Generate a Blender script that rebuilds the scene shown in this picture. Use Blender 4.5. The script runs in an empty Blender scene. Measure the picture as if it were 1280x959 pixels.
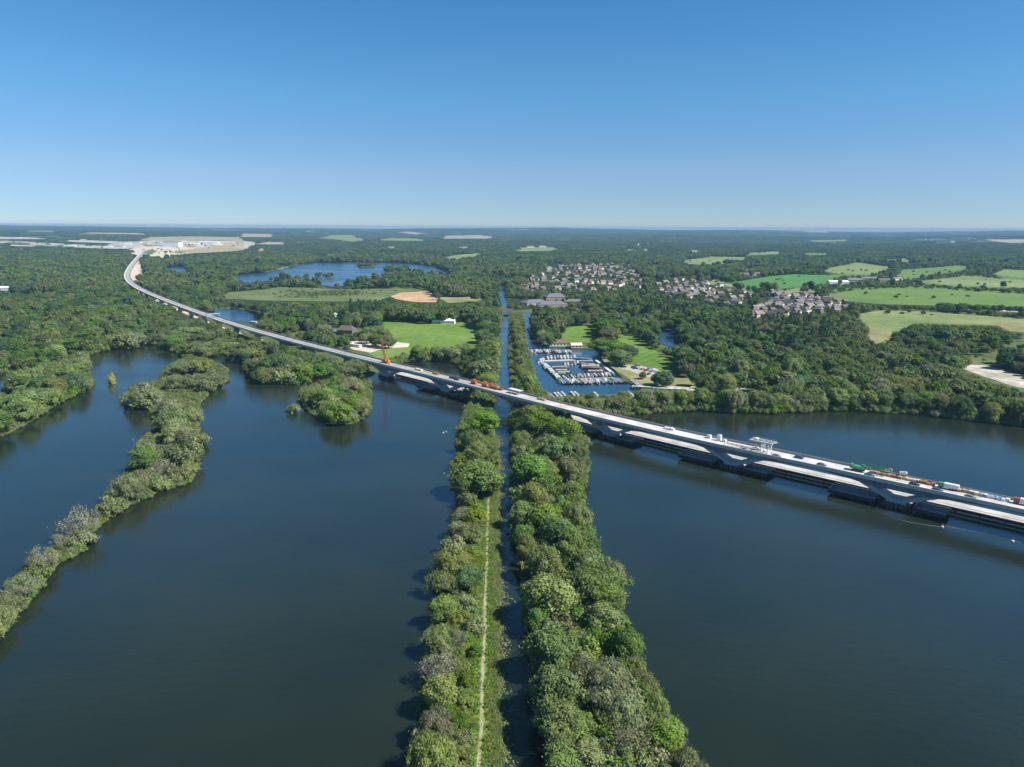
import bpy, bmesh, math, random
import numpy as np
from mathutils import Vector, Matrix

random.seed(7)
RNG = np.random.default_rng(11)
SC = bpy.context.scene
COL = SC.collection

# ---------------------------------------------------------------- camera
CAM_H = 120.0
FPX = 888.0                       # focal length in pixels of a 1280 px wide frame
PITCH = math.radians(12.42)
ROLL = math.radians(0.30)
cam_data = bpy.data.cameras.new('camera')
cam = bpy.data.objects.new('camera', cam_data)
COL.objects.link(cam)
cam_data.sensor_width = 36.0
cam_data.lens = FPX / 1280.0 * 36.0
cam_data.clip_start = 1.0
cam_data.clip_end = 60000.0
CAM_R = Matrix.Rotation(math.radians(90) - PITCH, 3, 'X') @ Matrix.Rotation(ROLL, 3, 'Z')
cam.matrix_world = Matrix.Translation((0, 0, CAM_H)) @ CAM_R.to_4x4()
SC.camera = cam

# ---------------------------------------------------------------- sky, sun, exposure
SUN_EL, SUN_AZ = 46.0, 108.0       # degrees; azimuth clockwise from +Y
w = bpy.data.worlds.new("World")
SC.world = w
w.use_nodes = True
wt = w.node_tree
sky = wt.nodes.new('ShaderNodeTexSky')
sky.sky_type = 'NISHITA'
sky.sun_disc = False
sky.sun_elevation = math.radians(SUN_EL)
sky.sun_rotation = math.radians(SUN_AZ)
sky.altitude = 9000
sky.air_density = 1.5
sky.dust_density = 0.2
sky.ozone_density = 5.0
# summer dust dulls the horizon; a higher, unseen band is brightened to blue the water
w_tc = wt.nodes.new('ShaderNodeTexCoord')
w_sx = wt.nodes.new('ShaderNodeSeparateXYZ')
wt.links.new(w_tc.outputs['Generated'], w_sx.inputs[0])
w_rp = wt.nodes.new('ShaderNodeValToRGB')
while len(w_rp.color_ramp.elements) < 6:
    w_rp.color_ramp.elements.new(.5)
for _e, (_p, _c) in zip(w_rp.color_ramp.elements, ((0.0, (.56, .50, .46)), (.07, (.84, .74, .60)), (.17, (.70, .99, .87)), (.27, (.56, 1.02, 1.0)), (.40, (.74, 1.65, 1.66)), (.62, (.52, .82, .62)))):
    _e.position = _p; _e.color = (*_c, 1)
wt.links.new(w_sx.outputs['Z'], w_rp.inputs['Fac'])
w_mx = wt.nodes.new('ShaderNodeMix'); w_mx.data_type = 'RGBA'; w_mx.blend_type = 'MULTIPLY'
w_mx.inputs['Factor'].default_value = 1.0
wt.links.new(sky.outputs[0], w_mx.inputs['A']); wt.links.new(w_rp.outputs[0], w_mx.inputs['B'])
wt.links.new(w_mx.outputs['Result'], wt.nodes['Background'].inputs[0])
wt.nodes['Background'].inputs[1].default_value = 0.112
sl = bpy.data.lights.new('sun', 'SUN')
sl.energy = 4.8
sl.angle = math.radians(0.5)
sl.color = (1.0, 0.955, 0.88)
so = bpy.data.objects.new('sun', sl)
COL.objects.link(so)
sd = Vector((math.sin(math.radians(SUN_AZ)) * math.cos(math.radians(SUN_EL)),
             math.cos(math.radians(SUN_AZ)) * math.cos(math.radians(SUN_EL)),
             math.sin(math.radians(SUN_EL))))
so.rotation_euler = sd.to_track_quat('Z', 'Y').to_euler()
so.location = sd * 300
vs = SC.view_settings
vs.view_transform = 'Standard'
vs.look = 'None'
vs.exposure = 0.72
vs.gamma = 1.0
vs.use_curve_mapping = False
SC.render.engine = 'CYCLES'
cy = SC.cycles
cy.max_bounces = 5
cy.diffuse_bounces = 3
cy.glossy_bounces = 2
cy.transmission_bounces = 2
cy.transparent_max_bounces = 4
cy.volume_bounces = 0
cy.use_denoising = True
HAZE_DENSITY = 7.0e-5
HAZE_COLOR = (0.29, 0.52, 0.78, 1)

# ---------------------------------------------------------------- projection helpers
RM = np.array(CAM_R)


def ray(px, py):
    d = CAM_R @ Vector(((px - 640.0) / FPX, -(py - 479.5) / FPX, -1.0))
    return d


def P(px, py, z=0.0):
    """photo pixel -> world point on the horizontal plane at height z"""
    d = ray(px, py)
    t = (z - CAM_H) / d.z
    return Vector((d.x * t, d.y * t, z))


def smooth(a, b, x):
    t = np.clip((x - a) / (b - a), 0, 1)
    return t * t * (3 - 2 * t)


def hills(x, y):
    x = np.asarray(x, float); y = np.asarray(y, float)
    d = np.hypot(x, y)
    r = 26 + 15 * np.sin(x / 1900 + 1.3) * np.cos(y / 2300 + .4) + 10 * np.sin(x / 800 - y / 1300) + 7 * np.sin(y / 620 + x / 1500)
    return smooth(2600, 7500, d) * r + smooth(6000, 15000, d) * 16 + smooth(10500, 15000, d) * (30 + 5 * np.sin(x / 1700 + 1) + 3 * np.sin(x / 610) + 2 * np.sin(x / 260 + y / 900))


LAND_Z = 0.8


def ground(x, y):
    """height of the ground sheet: a lake bed in the valley, land elsewhere"""
    x = np.asarray(x, float); y = np.asarray(y, float)
    inside = smooth(1030, 1010, y) * smooth(1420, 1400, np.abs(x)) * smooth(-420, -400, y)
    return 0.78 + hills(x, y) - 2.4 * inside


def PT(px, py, off=0.0):
    """photo pixel -> point on the land surface"""
    d = ray(px, py)
    z = LAND_Z
    for _ in range(25):
        t = (z - CAM_H) / min(d.z, -1e-4)
        t = min(t, 15500)
        zn = LAND_Z + float(hills(d.x * t, d.y * t))
        z = z * .4 + zn * .6
    t = min((z - CAM_H) / min(d.z, -1e-4), 15500)
    return Vector((d.x * t, d.y * t, LAND_Z + float(hills(d.x * t, d.y * t)) + off))


def project(x, y, z):
    """world arrays -> photo pixels"""
    v = np.stack([np.asarray(x, float), np.asarray(y, float), np.asarray(z, float) - CAM_H], -1) @ RM
    dep = -v[..., 2]
    dep = np.where(dep > 1e-3, dep, 1e-3)
    return 640 + FPX * v[..., 0] / dep, 479.5 - FPX * v[..., 1] / dep, dep


def inpoly(px, py, poly):
    px = np.asarray(px, float); py = np.asarray(py, float)
    r = np.zeros(px.shape, bool)
    n = len(poly)
    for i in range(n):
        x0, y0 = poly[i][0], poly[i][1]
        x1, y1 = poly[(i + 1) % n][0], poly[(i + 1) % n][1]
        if y0 == y1:
            continue
        c = (y0 > py) != (y1 > py)
        r ^= c & (px < (x1 - x0) * (py - y0) / (y1 - y0) + x0)
    return r


# ---------------------------------------------------------------- materials
MATS = {}


def new_mat(name):
    m = bpy.data.materials.new(name)
    m.use_nodes = True
    nt = m.node_tree
    nt.nodes.clear()
    out = nt.nodes.new('ShaderNodeOutputMaterial')
    MATS[name] = m
    return m, nt, out


def N(nt, kind, **kw):
    n = nt.nodes.new(kind)
    for k, v in kw.items():
        setattr(n, k, v)
    return n


def simple(name, col, rough=0.7, metal=0.0, var=0.12, scale=1.5, dirt=None):
    """plain paint, concrete, brick: a colour with a little soft wear"""
    m, nt, out = new_mat(name)
    b = N(nt, 'ShaderNodeBsdfPrincipled')
    b.inputs['Roughness'].default_value = rough
    b.inputs['Metallic'].default_value = metal
    tc = N(nt, 'ShaderNodeTexCoord')
    nz = N(nt, 'ShaderNodeTexNoise')
    nz.inputs['Scale'].default_value = scale
    nz.inputs['Detail'].default_value = 5
    nt.links.new(tc.outputs['Object'], nz.inputs['Vector'])
    rp = N(nt, 'ShaderNodeValToRGB')
    d = dirt or tuple(c * (1 - 2 * var) for c in col)
    l = tuple(min(1, c * (1 + var)) for c in col)
    rp.color_ramp.elements[0].position = .3
    rp.color_ramp.elements[0].color = (*d, 1)
    rp.color_ramp.elements[1].position = .68
    rp.color_ramp.elements[1].color = (*l, 1)
    nt.links.new(nz.outputs['Fac'], rp.inputs['Fac'])
    nt.links.new(rp.outputs['Color'], b.inputs['Base Color'])
    nt.links.new(b.outputs[0], out.inputs[0])
    return m


def ground_mat(name, stops, scales=(0.02, 0.3), bump=0.0, rough=0.95, lines=0.0):
    """soil, grass, gravel: colours mixed by two noises in world space"""
    m, nt, out = new_mat(name)
    b = N(nt, 'ShaderNodeBsdfPrincipled')
    b.inputs['Roughness'].default_value = rough
    b.inputs['Specular IOR Level'].default_value = 0.15
    g = N(nt, 'ShaderNodeNewGeometry')
    n1 = N(nt, 'ShaderNodeTexNoise'); n1.inputs['Scale'].default_value = scales[0]; n1.inputs['Detail'].default_value = 6
    n2 = N(nt, 'ShaderNodeTexNoise'); n2.inputs['Scale'].default_value = scales[1]; n2.inputs['Detail'].default_value = 5
    nt.links.new(g.outputs['Position'], n1.inputs['Vector'])
    nt.links.new(g.outputs['Position'], n2.inputs['Vector'])
    mx = N(nt, 'ShaderNodeMath', operation='MULTIPLY_ADD')
    nt.links.new(n2.outputs['Fac'], mx.inputs[0]); mx.inputs[1].default_value = 0.45
    ad = N(nt, 'ShaderNodeMath', operation='MULTIPLY')
    nt.links.new(n1.outputs['Fac'], ad.inputs[0]); ad.inputs[1].default_value = 0.55
    nt.links.new(ad.outputs[0], mx.inputs[2])
    rp = N(nt, 'ShaderNodeValToRGB')
    els = rp.color_ramp.elements
    while len(els) < len(stops):
        els.new(0.5)
    k = len(stops)
    for i, c in enumerate(stops):
        els[i].position = 0.36 + 0.28 * i / max(1, k - 1)
        els[i].color = (*c, 1)
    nt.links.new(mx.outputs[0], rp.inputs['Fac'])
    if lines:                                              # tractor and mowing lines
        wv = N(nt, 'ShaderNodeTexWave'); wv.inputs['Scale'].default_value = .035; wv.inputs['Distortion'].default_value = 1.2; wv.inputs['Detail'].default_value = 3; wv.inputs['Detail Scale'].default_value = .4
        mp = N(nt, 'ShaderNodeMapping'); mp.inputs['Rotation'].default_value = (0, 0, lines * 37)
        nt.links.new(g.outputs['Position'], mp.inputs['Vector']); nt.links.new(mp.outputs[0], wv.inputs['Vector'])
        mr = N(nt, 'ShaderNodeMapRange'); mr.inputs['To Min'].default_value = 1 - lines; mr.inputs['To Max'].default_value = 1 + lines
        nt.links.new(wv.outputs['Fac'], mr.inputs['Value'])
        hs = N(nt, 'ShaderNodeHueSaturation'); nt.links.new(mr.outputs[0], hs.inputs['Value']); nt.links.new(rp.outputs['Color'], hs.inputs['Color'])
        nt.links.new(hs.outputs[0], b.inputs['Base Color'])
    else:
        nt.links.new(rp.outputs['Color'], b.inputs['Base Color'])
    if bump:
        bp = N(nt, 'ShaderNodeBump'); bp.inputs['Strength'].default_value = bump; bp.inputs['Distance'].default_value = 0.5
        nt.links.new(n2.outputs['Fac'], bp.inputs['Height'])
        nt.links.new(bp.outputs[0], b.inputs['Normal'])
    nt.links.new(b.outputs[0], out.inputs[0])
    return m


def leaf_mat(name, dark, light, transl=0.25, hue=0.02):
    """foliage: leaf colour varies from leaf to leaf and from tree to tree"""
    m, nt, out = new_mat(name)
    at = N(nt, 'ShaderNodeAttribute', attribute_name='tint')
    oi = N(nt, 'ShaderNodeObjectInfo')
    mx = N(nt, 'ShaderNodeMix', data_type='RGBA')
    mx.inputs['A'].default_value = (*dark, 1)
    mx.inputs['B'].default_value = (*light, 1)
    nt.links.new(at.outputs['Fac'], mx.inputs['Factor'])
    hsv = N(nt, 'ShaderNodeHueSaturation')
    mr = N(nt, 'ShaderNodeMapRange')
    mr.inputs['To Min'].default_value = 0.5 - hue; mr.inputs['To Max'].default_value = 0.5 + hue
    nt.links.new(oi.outputs['Random'], mr.inputs['Value'])
    nt.links.new(mr.outputs[0], hsv.inputs['Hue'])
    m2 = N(nt, 'ShaderNodeMath', operation='MULTIPLY'); m2.inputs[1].default_value = 7.13
    nt.links.new(oi.outputs['Random'], m2.inputs[0])
    fr = N(nt, 'ShaderNodeMath', operation='FRACT'); nt.links.new(m2.outputs[0], fr.inputs[0])
    mv = N(nt, 'ShaderNodeMapRange'); mv.inputs['To Min'].default_value = .78; mv.inputs['To Max'].default_value = 1.2
    nt.links.new(fr.outputs[0], mv.inputs['Value']); nt.links.new(mv.outputs[0], hsv.inputs['Value'])
    m3 = N(nt, 'ShaderNodeMath', operation='MULTIPLY'); m3.inputs[1].default_value = 31.7
    nt.links.new(oi.outputs['Random'], m3.inputs[0])
    fr3 = N(nt, 'ShaderNodeMath', operation='FRACT'); nt.links.new(m3.outputs[0], fr3.inputs[0])
    ms = N(nt, 'ShaderNodeMapRange'); ms.inputs['To Min'].default_value = .78; ms.inputs['To Max'].default_value = 1.12
    nt.links.new(fr3.outputs[0], ms.inputs['Value']); nt.links.new(ms.outputs[0], hsv.inputs['Saturation'])
    nt.links.new(mx.outputs['Result'], hsv.inputs['Color'])
    df = N(nt, 'ShaderNodeBsdfDiffuse')
    tr = N(nt, 'ShaderNodeBsdfTranslucent')
    nt.links.new(hsv.outputs[0], df.inputs[0]); nt.links.new(hsv.outputs[0], tr.inputs[0])
    ms = N(nt, 'ShaderNodeMixShader'); ms.inputs[0].default_value = transl
    nt.links.new(df.outputs[0], ms.inputs[1]); nt.links.new(tr.outputs[0], ms.inputs[2])
    nt.links.new(ms.outputs[0], out.inputs[0])
    return m


def water_mat(name, base=(0.0100, 0.0165, 0.0115), rough=0.11, bump=0.15):
    m, nt, out = new_mat(name)
    b = N(nt, 'ShaderNodeBsdfPrincipled')
    b.inputs['Roughness'].default_value = rough
    b.inputs['IOR'].default_value = 1.5
    g = N(nt, 'ShaderNodeNewGeometry')
    n0 = N(nt, 'ShaderNodeTexNoise'); n0.inputs['Scale'].default_value = 0.012; n0.inputs['Detail'].default_value = 4
    nt.links.new(g.outputs['Position'], n0.inputs['Vector'])
    rp = N(nt, 'ShaderNodeValToRGB')                      # silt and weed drifting under the surface
    rp.color_ramp.elements[0].position = .35; rp.color_ramp.elements[0].color = (*base, 1)
    rp.color_ramp.elements[1].position = .7; rp.color_ramp.elements[1].color = (base[0] * 1.8, base[1] * 1.5, base[2] * 1.25, 1)
    nt.links.new(n0.outputs['Fac'], rp.inputs['Fac'])
    nt.links.new(rp.outputs[0], b.inputs['Base Color'])
    # breeze: ripples of two sizes, stronger in drifting streaks
    mp = N(nt, 'ShaderNodeMapping'); mp.inputs['Scale'].default_value = (1, 1.6, 1); mp.inputs['Rotation'].default_value = (0, 0, .5)
    nt.links.new(g.outputs['Position'], mp.inputs['Vector'])
    n1 = N(nt, 'ShaderNodeTexNoise'); n1.inputs['Scale'].default_value = 0.9; n1.inputs['Detail'].default_value = 3
    n2 = N(nt, 'ShaderNodeTexNoise'); n2.inputs['Scale'].default_value = 0.22; n2.inputs['Detail'].default_value = 2
    nt.links.new(mp.outputs[0], n1.inputs['Vector']); nt.links.new(mp.outputs[0], n2.inputs['Vector'])
    ad = N(nt, 'ShaderNodeMath', operation='MULTIPLY_ADD'); ad.inputs[1].default_value = 1.6
    nt.links.new(n2.outputs['Fac'], ad.inputs[0]); nt.links.new(n1.outputs['Fac'], ad.inputs[2])
    n3 = N(nt, 'ShaderNodeTexNoise'); n3.inputs['Scale'].default_value = 0.016; n3.inputs['Detail'].default_value = 5
    mp3 = N(nt, 'ShaderNodeMapping'); mp3.inputs['Scale'].default_value = (.5, 1.4, 1); mp3.inputs['Rotation'].default_value = (0, 0, .35)
    nt.links.new(g.outputs['Position'], mp3.inputs['Vector']); nt.links.new(mp3.outputs[0], n3.inputs['Vector'])
    mr = N(nt, 'ShaderNodeMapRange'); mr.inputs['From Min'].default_value = .3; mr.inputs['From Max'].default_value = .7
    mr.inputs['To Min'].default_value = bump * .55; mr.inputs['To Max'].default_value = bump * 1.3
    nt.links.new(n3.outputs['Fac'], mr.inputs['Value'])
    rr_ = N(nt, 'ShaderNodeMapRange'); rr_.inputs['From Min'].default_value = .38; rr_.inputs['From Max'].default_value = .62
    rr_.inputs['To Min'].default_value = rough * .55; rr_.inputs['To Max'].default_value = rough * 1.9
    nt.links.new(n3.outputs['Fac'], rr_.inputs['Value']); nt.links.new(rr_.outputs[0], b.inputs['Roughness'])
    bp = N(nt, 'ShaderNodeBump'); bp.inputs['Distance'].default_value = 0.35
    nt.links.new(mr.outputs[0], bp.inputs['Strength'])
    nt.links.new(ad.outputs[0], bp.inputs['Height']); nt.links.new(bp.outputs[0], b.inputs['Normal'])
    nt.links.new(b.outputs[0], out.inputs[0])
    return m


M_WATER = water_mat('lake_water')
M_POND = water_mat('far_water', base=(0.012, 0.050, 0.105), rough=.16, bump=.3)  # sky reflection partly put into the blue base colour
M_MARINA = water_mat('marina_water', base=(0.008, 0.036, 0.076), rough=.1, bump=.18)  # bluer base adds sky reflection that the surface alone lacks
M_CANAL = M_WATER
M_LAND = ground_mat('woodland_floor', [(.045, .060, .020), (.085, .115, .035), (.15, .165, .065)], (.03, .4), .3)
M_BANK = ground_mat('rough_grass', [(.075, .13, .02), (.13, .215, .036), (.19, .25, .07)], (.08, .9), .5)
M_LEAF = {
    'oak': leaf_mat('oak_leaves', (0.067, 0.123, 0.031), (0.251, 0.366, 0.086), .38),
    'bright': leaf_mat('bright_leaves', (0.084, 0.157, 0.034), (0.258, 0.383, 0.082), .38),
    'olive': leaf_mat('olive_leaves', (0.103, 0.144, 0.044), (0.351, 0.424, 0.137), .38),
    'willow': leaf_mat('willow_leaves', (0.134, 0.168, 0.067), (0.364, 0.412, 0.191), .38),
    'lime': leaf_mat('lime_leaves', (0.129, 0.185, 0.034), (0.287, 0.359, 0.072), .38),
    'grey': leaf_mat('withered_leaves', (0.134, 0.140, 0.078), (0.287, 0.302, 0.182), .2),
    'teal': leaf_mat('blue_green_leaves', (0.054, 0.109, 0.044), (0.187, 0.294, 0.123), .35),
    'poplar': leaf_mat('poplar_leaves', (0.060, 0.110, 0.038), (0.222, 0.309, 0.112), .35),
    'gold': leaf_mat('yellow_leaves', (0.259, 0.259, 0.045), (0.522, 0.522, 0.115), .3),
}
M_BARK = simple('bark', (.13, .10, .075), .9, var=.25, scale=3)
M_DEADWOOD = simple('grey_bark', (.25, .235, .20), .9, var=.2, scale=3)
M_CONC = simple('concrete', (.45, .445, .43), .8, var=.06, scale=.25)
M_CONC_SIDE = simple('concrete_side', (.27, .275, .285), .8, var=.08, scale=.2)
M_WHITE = simple('white_paint', (.66, .66, .64), .5, var=.1)
M_DARKSTEEL = simple('dark_steel', (.035, .037, .042), .5, .3, var=.2)
M_STEEL = simple('galvanised_steel', (.40, .42, .44), .45, .5, var=.12)
M_SAND = ground_mat('bare_sand', [(.42, .36, .27), (.55, .48, .38), (.66, .6, .5)], (.05, .5))
M_CHALK = ground_mat('chalk_spoil', [(.24, .23, .17), (.40, .37, .31), (.62, .60, .54)], (.02, .12))
M_TAN = ground_mat('dry_stubble', [(.26, .23, .14), (.34, .285, .18), (.42, .36, .25)], (.008, .06))
M_EARTH = ground_mat('bare_earth', [(.36, .22, .12), (.46, .30, .17), (.55, .40, .25)], (.03, .25))
M_GRAVEL = ground_mat('gravel', [(.30, .27, .22), (.40, .37, .31), (.47, .43, .36)], (.06, .7))
M_ORANGE = simple('orange_paint', (.62, .16, .03), .45, var=.12)
M_GREENP = simple('green_paint', (.05, .27, .10), .45, var=.12)
M_BLUEP = simple('blue_paint', (.09, .24, .45), .5, var=.12)
M_REDP = simple('red_paint', (.33, .075, .055), .5, var=.12)
M_BLACK = simple('black_paint', (.025, .026, .03), .5, var=.2)
M_GLASS = simple('dark_glass', (.03, .04, .05), .15, var=.1)
M_TIMBER = simple('timber', (.36, .25, .14), .8, var=.2)
M_RUST = simple('rusty_steel', (.32, .13, .06), .8, var=.25)

# ---------------------------------------------------------------- object helpers
def link(o, parent=None):
    COL.objects.link(o)
    if parent is not None:
        o.parent = parent
    return o


def mesh_obj(name, me, parent=None):
    return link(bpy.data.objects.new(name, me), parent)


def tag(o, label=None, cat=None, group=None, kind=None):
    if label: o['label'] = label
    if cat: o['category'] = cat
    if group: o['group'] = group
    if kind: o['kind'] = kind
    return o


def empty(name, loc=(0, 0, 0), rz=0.0, label=None, cat=None, group=None):
    o = bpy.data.objects.new(name, None)
    o.empty_display_size = 1
    link(o)
    o.location = loc
    o.rotation_euler = (0, 0, rz)
    return tag(o, label, cat, group)


class MB:
    """collects boxes, bars and prisms into one mesh"""
    def __init__(self):
        self.v = []; self.f = []; self.mi = []

    def add(self, vs, fs, mi=0):
        k = len(self.v)
        self.v += [tuple(p) for p in vs]
        self.f += [tuple(i + k for i in f) for f in fs]
        self.mi += [mi] * len(fs)
        return self

    def box(self, c, s, rz=0.0, mi=0, taper=1.0, ry=0.0):
        hx, hy, hz = s[0] / 2, s[1] / 2, s[2] / 2
        R = Matrix.Rotation(rz, 3, 'Z') @ Matrix.Rotation(ry, 3, 'Y')
        vs = []
        for z, t in ((-hz, 1), (hz, taper)):
            for x, y in ((-hx, -hy), (hx, -hy), (hx, hy), (-hx, hy)):
                vs.append(R @ Vector((x * t, y * t, z)) + Vector(c))
        return self.add(vs, [(3, 2, 1, 0), (4, 5, 6, 7), (0, 1, 5, 4), (1, 2, 6, 5), (2, 3, 7, 6), (3, 0, 4, 7)], mi)

    def bar(self, a, b, r0, r1=None, n=6, mi=0):
        a = Vector(a); b = Vector(b); r1 = r0 if r1 is None else r1
        d = (b - a)
        if d.length < 1e-6: return self
        d.normalize()
        u = d.cross(Vector((0, 0, 1)) if abs(d.z) < .95 else Vector((1, 0, 0))).normalized()
        q = d.cross(u)
        vs = []
        for p, r in ((a, r0), (b, r1)):
            for i in range(n):
                t = 2 * math.pi * i / n
                vs.append(p + (u * math.cos(t) + q * math.sin(t)) * r)
        fs = [(i, (i + 1) % n, n + (i + 1) % n, n + i) for i in range(n)] + [tuple(range(n - 1, -1, -1)), tuple(range(n, 2 * n))]
        return self.add(vs, fs, mi)

    def prism(self, prof, x0, x1, mi=0):
        """profile of (y, z) points swept along x"""
        n = len(prof)
        vs = [(x0, y, z) for y, z in prof] + [(x1, y, z) for y, z in prof]
        fs = [(i, i + n, (i + 1) % n + n, (i + 1) % n) for i in range(n)] + [tuple(range(n)), tuple(range(2 * n - 1, n - 1, -1))]
        return self.add(vs, fs, mi)

    def mesh(self, name, mats, smooth_=False):
        me = bpy.data.meshes.new(name)
        me.from_pydata(self.v, [], self.f)
        for m in (mats if isinstance(mats, (list, tuple)) else [mats]):
            me.materials.append(m)
        if any(self.mi):
            me.polygons.foreach_set('material_index', self.mi)
        bm = bmesh.new(); bm.from_mesh(me)
        bmesh.ops.recalc_face_normals(bm, faces=bm.faces)
        bm.to_mesh(me); bm.free()
        if smooth_:
            me.polygons.foreach_set('use_smooth', [True] * len(me.polygons))
        me.update()
        return me

    def build(self, name, mats, parent=None, smooth_=False):
        return mesh_obj(name, self.mesh(name, mats, smooth_), parent)


def copy_tree(o, parent=None):
    c = o.copy()
    COL.objects.link(c)
    if parent is not None:
        c.parent = parent
    for ch in KIDS.get(o.name, []):
        copy_tree(ch, c)
    return c


KIDS = {}


def note_kids(o):
    """remember a prototype's children (reading obj.children is slow in a big scene)"""
    KIDS[o.name] = list(o.children)
    for ch in KIDS[o.name]:
        note_kids(ch)
    return o


# ---------------------------------------------------------------- outlines
def wobble(pts, amp, step, seed=0, closed=True):
    """break straight sides into natural ones: world points in, world points out"""
    r = np.random.default_rng(seed)
    out = []
    n = len(pts)
    ph = r.uniform(0, 6.28, 6)
    acc = 0.0
    for i in range(n if closed else n - 1):
        a = Vector(pts[i]).to_2d(); b = Vector(pts[(i + 1) % n]).to_2d()
        L = (b - a).length
        k = max(1, int(L / step))
        nn = Vector((-(b - a).y, (b - a).x)) / max(L, 1e-6)
        for j in range(k):
            t = j / k
            s = acc + L * t
            e = math.sin(s / (step * 2.1) + ph[0]) * .5 + math.sin(s / (step * 3.9) + ph[1]) * .4 + math.sin(s / (step * .9) + ph[2]) * .25 + r.normal() * .18
            p = a.lerp(b, t) + nn * e * amp * (1 if j else .5)
            out.append((p.x, p.y))
        acc += L
    return out


def sheet(name, pts2, z, mat, kind='structure', label=None, skirt=0.0, skirt_drop=1.4, drape_h=None, maxlen=None, parent=None):
    """a polygon laid flat at z (or draped on the hills), with an optional sloping bank round it"""
    bm = bmesh.new()
    vs = [bm.verts.new((p[0], p[1], z)) for p in pts2]
    f = bm.faces.new(vs)
    if f.calc_area() and f.normal.z < 0:
        f.normal_flip()
    bm.normal_update()
    if f.normal.z < 0:
        f.normal_flip()
    if skirt:
        n = len(pts2)
        area = sum(pts2[i][0] * pts2[(i + 1) % n][1] - pts2[(i + 1) % n][0] * pts2[i][1] for i in range(n))
        sg = 1 if area > 0 else -1
        low = []
        for i in range(n):
            a = Vector(pts2[i - 1]); b = Vector(pts2[(i + 1) % n])
            t = (b - a).normalized() if (b - a).length > 1e-6 else Vector((1, 0))
            o = Vector((t.y, -t.x)) * sg * skirt
            low.append(bm.verts.new((pts2[i][0] + o.x, pts2[i][1] + o.y, z - skirt_drop)))
        for i in range(n):
            j = (i + 1) % n
            try:
                bm.faces.new((vs[i], low[i], low[j], vs[j]) if sg > 0 else (vs[j], low[j], low[i], vs[i]))
            except ValueError:
                pass
    bmesh.ops.triangulate(bm, faces=[f], ngon_method='EAR_CLIP')
    if drape_h is not None:
        for _ in range(7):
            es = [e for e in bm.edges if e.calc_length() > (maxlen or 120)]
            if not es: break
            bmesh.ops.subdivide_edges(bm, edges=es, cuts=1)
            bmesh.ops.triangulate(bm, faces=[q for q in bm.faces if len(q.verts) > 3])
        co = np.array([v.co[:] for v in bm.verts])
        hz = hills(co[:, 0], co[:, 1]) + LAND_Z + drape_h
        for v, h in zip(bm.verts, hz):
            v.co.z = h
    me = bpy.data.meshes.new(name)
    bm.normal_update()
    bm.to_mesh(me); bm.free()
    me.materials.append(mat)
    o = mesh_obj(name, me, parent)
    tag(o, label, None, None, kind)
    return o


# ---------------------------------------------------------------- ground sheet (to the horizon)
def far_ground_material():
    """distant countryside: woods, pasture and stubble in irregular fields"""
    m, nt, out = new_mat('countryside')
    b = N(nt, 'ShaderNodeBsdfPrincipled'); b.inputs['Roughness'].default_value = .95
    b.inputs['Specular IOR Level'].default_value = .1
    g = N(nt, 'ShaderNodeNewGeometry')
    nz = N(nt, 'ShaderNodeTexNoise'); nz.inputs['Scale'].default_value = .004; nz.inputs['Detail'].default_value = 3
    nt.links.new(g.outputs['Position'], nz.inputs['Vector'])
    mv = N(nt, 'ShaderNodeVectorMath', operation='SCALE'); mv.inputs['Scale'].default_value = 160
    nt.links.new(nz.outputs['Color'], mv.inputs[0])
    av = N(nt, 'ShaderNodeVectorMath', operation='ADD')
    nt.links.new(g.outputs['Position'], av.inputs[0]); nt.links.new(mv.outputs[0], av.inputs[1])
    mp = N(nt, 'ShaderNodeMapping'); mp.inputs['Scale'].default_value = (1, 1, 0)
    nt.links.new(av.outputs[0], mp.inputs['Vector'])
    vo = N(nt, 'ShaderNodeTexVoronoi'); vo.inputs['Scale'].default_value = 1 / 330
    nt.links.new(mp.outputs[0], vo.inputs['Vector'])
    sep = N(nt, 'ShaderNodeSeparateColor'); nt.links.new(vo.outputs['Color'], sep.inputs[0])
    rp = N(nt, 'ShaderNodeValToRGB'); rp.color_ramp.interpolation = 'CONSTANT'
    els = rp.color_ramp.elements
    cols = [(0, (.030, .045, .018)), (.62, (.085, .13, .035)), (.75, (.12, .16, .05)), (.86, (.30, .26, .14)), (.92, (.07, .11, .03))]
    while len(els) < len(cols): els.new(.5)
    for e, (p, c) in zip(els, cols):
        e.position = p; e.color = (*c, 1)
    nt.links.new(sep.outputs[0], rp.inputs['Fac'])
    n2 = N(nt, 'ShaderNodeTexNoise'); n2.inputs['Scale'].default_value = .03; n2.inputs['Detail'].default_value = 6
    nt.links.new(g.outputs['Position'], n2.inputs['Vector'])
    mr = N(nt, 'ShaderNodeMapRange'); mr.inputs['To Min'].default_value = .6; mr.inputs['To Max'].default_value = 1.4
    nt.links.new(n2.outputs['Fac'], mr.inputs['Value'])
    hs = N(nt, 'ShaderNodeHueSaturation'); nt.links.new(rp.outputs[0], hs.inputs['Color']); nt.links.new(mr.outputs[0], hs.inputs['Value'])
    nt.links.new(hs.outputs[0], b.inputs['Base Color'])
    nt.links.new(b.outputs[0], out.inputs[0])
    return m


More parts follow.
